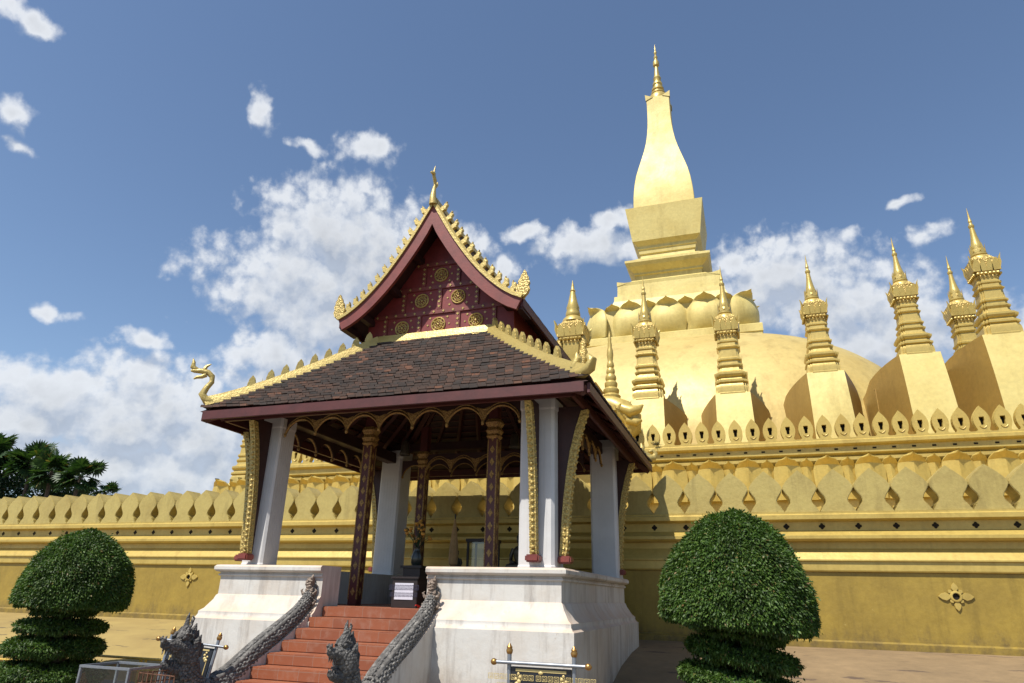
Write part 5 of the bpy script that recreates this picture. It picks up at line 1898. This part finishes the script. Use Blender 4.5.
bell((-6.17, 11.4, 4.42), 'small bronze bell hanging near the rear left white column')
bell((-3.91, 11.4, 4.45), 'small bronze bell hanging beside the front right column')
rc = MB()
rc.grid([(x_ / 6 * .22, y_ / 4 * .10, .025 * math.sin(x_ * 1.3 + y_) + .03) for y_ in range(5) for x_ in range(7)], 7, 5)
o = rc.build('red_cloth', M['redcloth'], smooth=60)
o.location = (-4.62, 9.2, FLOOR + .01)
tag(o, 'crumpled bright red cloth lying on the top step', 'cloth')

wt = MB()
rr = random.Random(9)
for k_ in range(70):
    a = rr.uniform(0, 2 * PI)
    l = rr.uniform(.08, .26)
    p = Vector((0, 0, 0))
    q = p + Vector((math.cos(a) * l * .7, math.sin(a) * l * .5 - .05, rr.uniform(-.05, .9) * l))
    wt.tube([p, p.lerp(q, .5) + Vector((0, 0, .03)), q], [.006, .005, .002], 4)
o = wt.build('weed_tuft', M['drygrass'])
o.location = (-2.42, 20.84, 6.12)
tag(o, 'dry weed growing from the gold ledge next to the pavilion roof corner', 'weed')

# ================================================================== PALMS AND TREES
def fan_leaf(mb_v, mb_f, base, d, up, size, rng):
    """palmyra fan: petiole and a pleated disc of blades"""
    d = d / np.linalg.norm(d)
    s = np.cross(d, up)
    s /= np.linalg.norm(s) + 1e-9
    nrm = np.cross(s, d)
    pet = size * rng.uniform(.8, 1.2)
    c = base + d * pet
    o = len(mb_v)
    w = size * .03
    mb_v += [base + s * w, base - s * w, c - s * w, c + s * w]
    mb_f.append((o, o + 1, o + 2, o + 3))
    nb = 17
    for k_ in range(nb):
        a = (-1.0 + 2 * k_ / (nb - 1)) * 2.35
        dd = d * math.cos(a) + s * math.sin(a)
        dd = dd + nrm * (-.12 * abs(math.sin(a)))
        L = size * (1.0 - .18 * abs(a) / 2.35) * rng.uniform(.88, 1.06)
        sd = -d * math.sin(a) + s * math.cos(a)
        hw_ = size * .075
        tip = c + dd * L - np.array([0, 0, size * rng.uniform(.02, .16)])
        mid = c + dd * L * .62
        o = len(mb_v)
        mb_v += [c, mid - sd * hw_ * 1.25, tip, mid + sd * hw_ * 1.25]
        mb_f.append((o, o + 1, o + 2, o + 3))


def palm(loc, h, size, n, seed, label):
    pt = thing('sugar_palm', label, 'palm tree', loc, 0, 'sugar palms beyond the wall')
    rng = np.random.default_rng(seed)
    lean = rng.uniform(-.6, .6)
    pts = [(loc[0] + lean * (t ** 2), loc[1], loc[2] + h * t) for t in (0, .25, .5, .75, 1)]
    MB().tube(pts, [.34, .27, .24, .22, .2], 10).build('trunk', M['bark'], pt, smooth=60)
    top = np.array(pts[-1])
    V, F = [], []
    for k_ in range(n):
        a = rng.uniform(0, 2 * PI)
        e = math.asin(rng.uniform(-.75, .98))
        d = np.array([math.cos(a) * math.cos(e), math.sin(a) * math.cos(e), math.sin(e)])
        up = np.array([0, 0, 1.0]) + rng.normal(0, .35, 3)
        fan_leaf(V, F, top + rng.normal(0, .12, 3), d, up, size, rng)
    me = np_mesh('fronds', np.array(V), np.array(F), M['palmleaf'])
    o = bpy.data.objects.new('crown', me)
    COL.objects.link(o)
    o.parent = pt
    o.matrix_parent_inverse = root_matrix(pt).inverted()


def ppos(x, y, depth):
    pass


PALMS = [((-94.0, 60.0, 0), 18.0, 1.75, 46, 1, 'tallest sugar palm with ragged fan crown at the left edge'),
         ((-87.0, 61.0, 0), 16.3, 1.65, 42, 2, 'tall sugar palm second from the left edge, crown merging with its taller neighbour'),
         ((-81.5, 60.0, 0), 15.0, 1.55, 40, 3, 'sugar palm whose round crown stands in the middle of the palm row'),
         ((-77.4, 60.0, 0), 14.2, 1.45, 38, 4, 'sugar palm with a low spreading crown near the right end of the row'),
         ((-73.8, 61.0, 0), 12.2, 1.05, 16, 5, 'smallest rightmost sugar palm, only a few fans showing above the wall')]
for a in PALMS:
    palm(*a)


def bush_tree(loc, h, r_, n, seed, label):
    bt = thing('leafy_tree', label, 'tree', loc)
    rng = np.random.default_rng(seed)
    MB().tube([(loc[0], loc[1], 0), (loc[0] + .2, loc[1], h * .4), (loc[0], loc[1], h * .7)], [.4, .3, .15], 10).build('trunk', M['bark'], bt, smooth=60)
    cl = rng.normal(0, 1, (26, 3))
    cl /= np.linalg.norm(cl, axis=1, keepdims=True)
    cl = cl * np.array([r_, r_, h * .32]) * rng.uniform(.4, .95, (26, 1)) + np.array([loc[0], loc[1], h * .66])
    i = rng.integers(0, 26, n)
    dv = rng.normal(0, 1, (n, 3))
    dv /= np.linalg.norm(dv, axis=1, keepdims=True)
    P_ = cl[i] + dv * rng.uniform(.6, 1.0, (n, 1)) * r_ * .32
    V, F = leaf_cloud(P_, dv, .5, .14, rng, .4)
    o = bpy.data.objects.new('crown', np_mesh('foliage', V, F, M['treeleaf']))
    COL.objects.link(o)
    o.parent = bt
    o.matrix_parent_inverse = root_matrix(bt).inverted()


bush_tree((-96.5, 63.0, 0), 17.5, 6.5, 12000, 11, 'dense dark tree filling the gap below the palms at the left edge')
bush_tree((-86.5, 63.0, 0), 14.8, 6.0, 11000, 12, 'dense dark tree behind the middle palms')
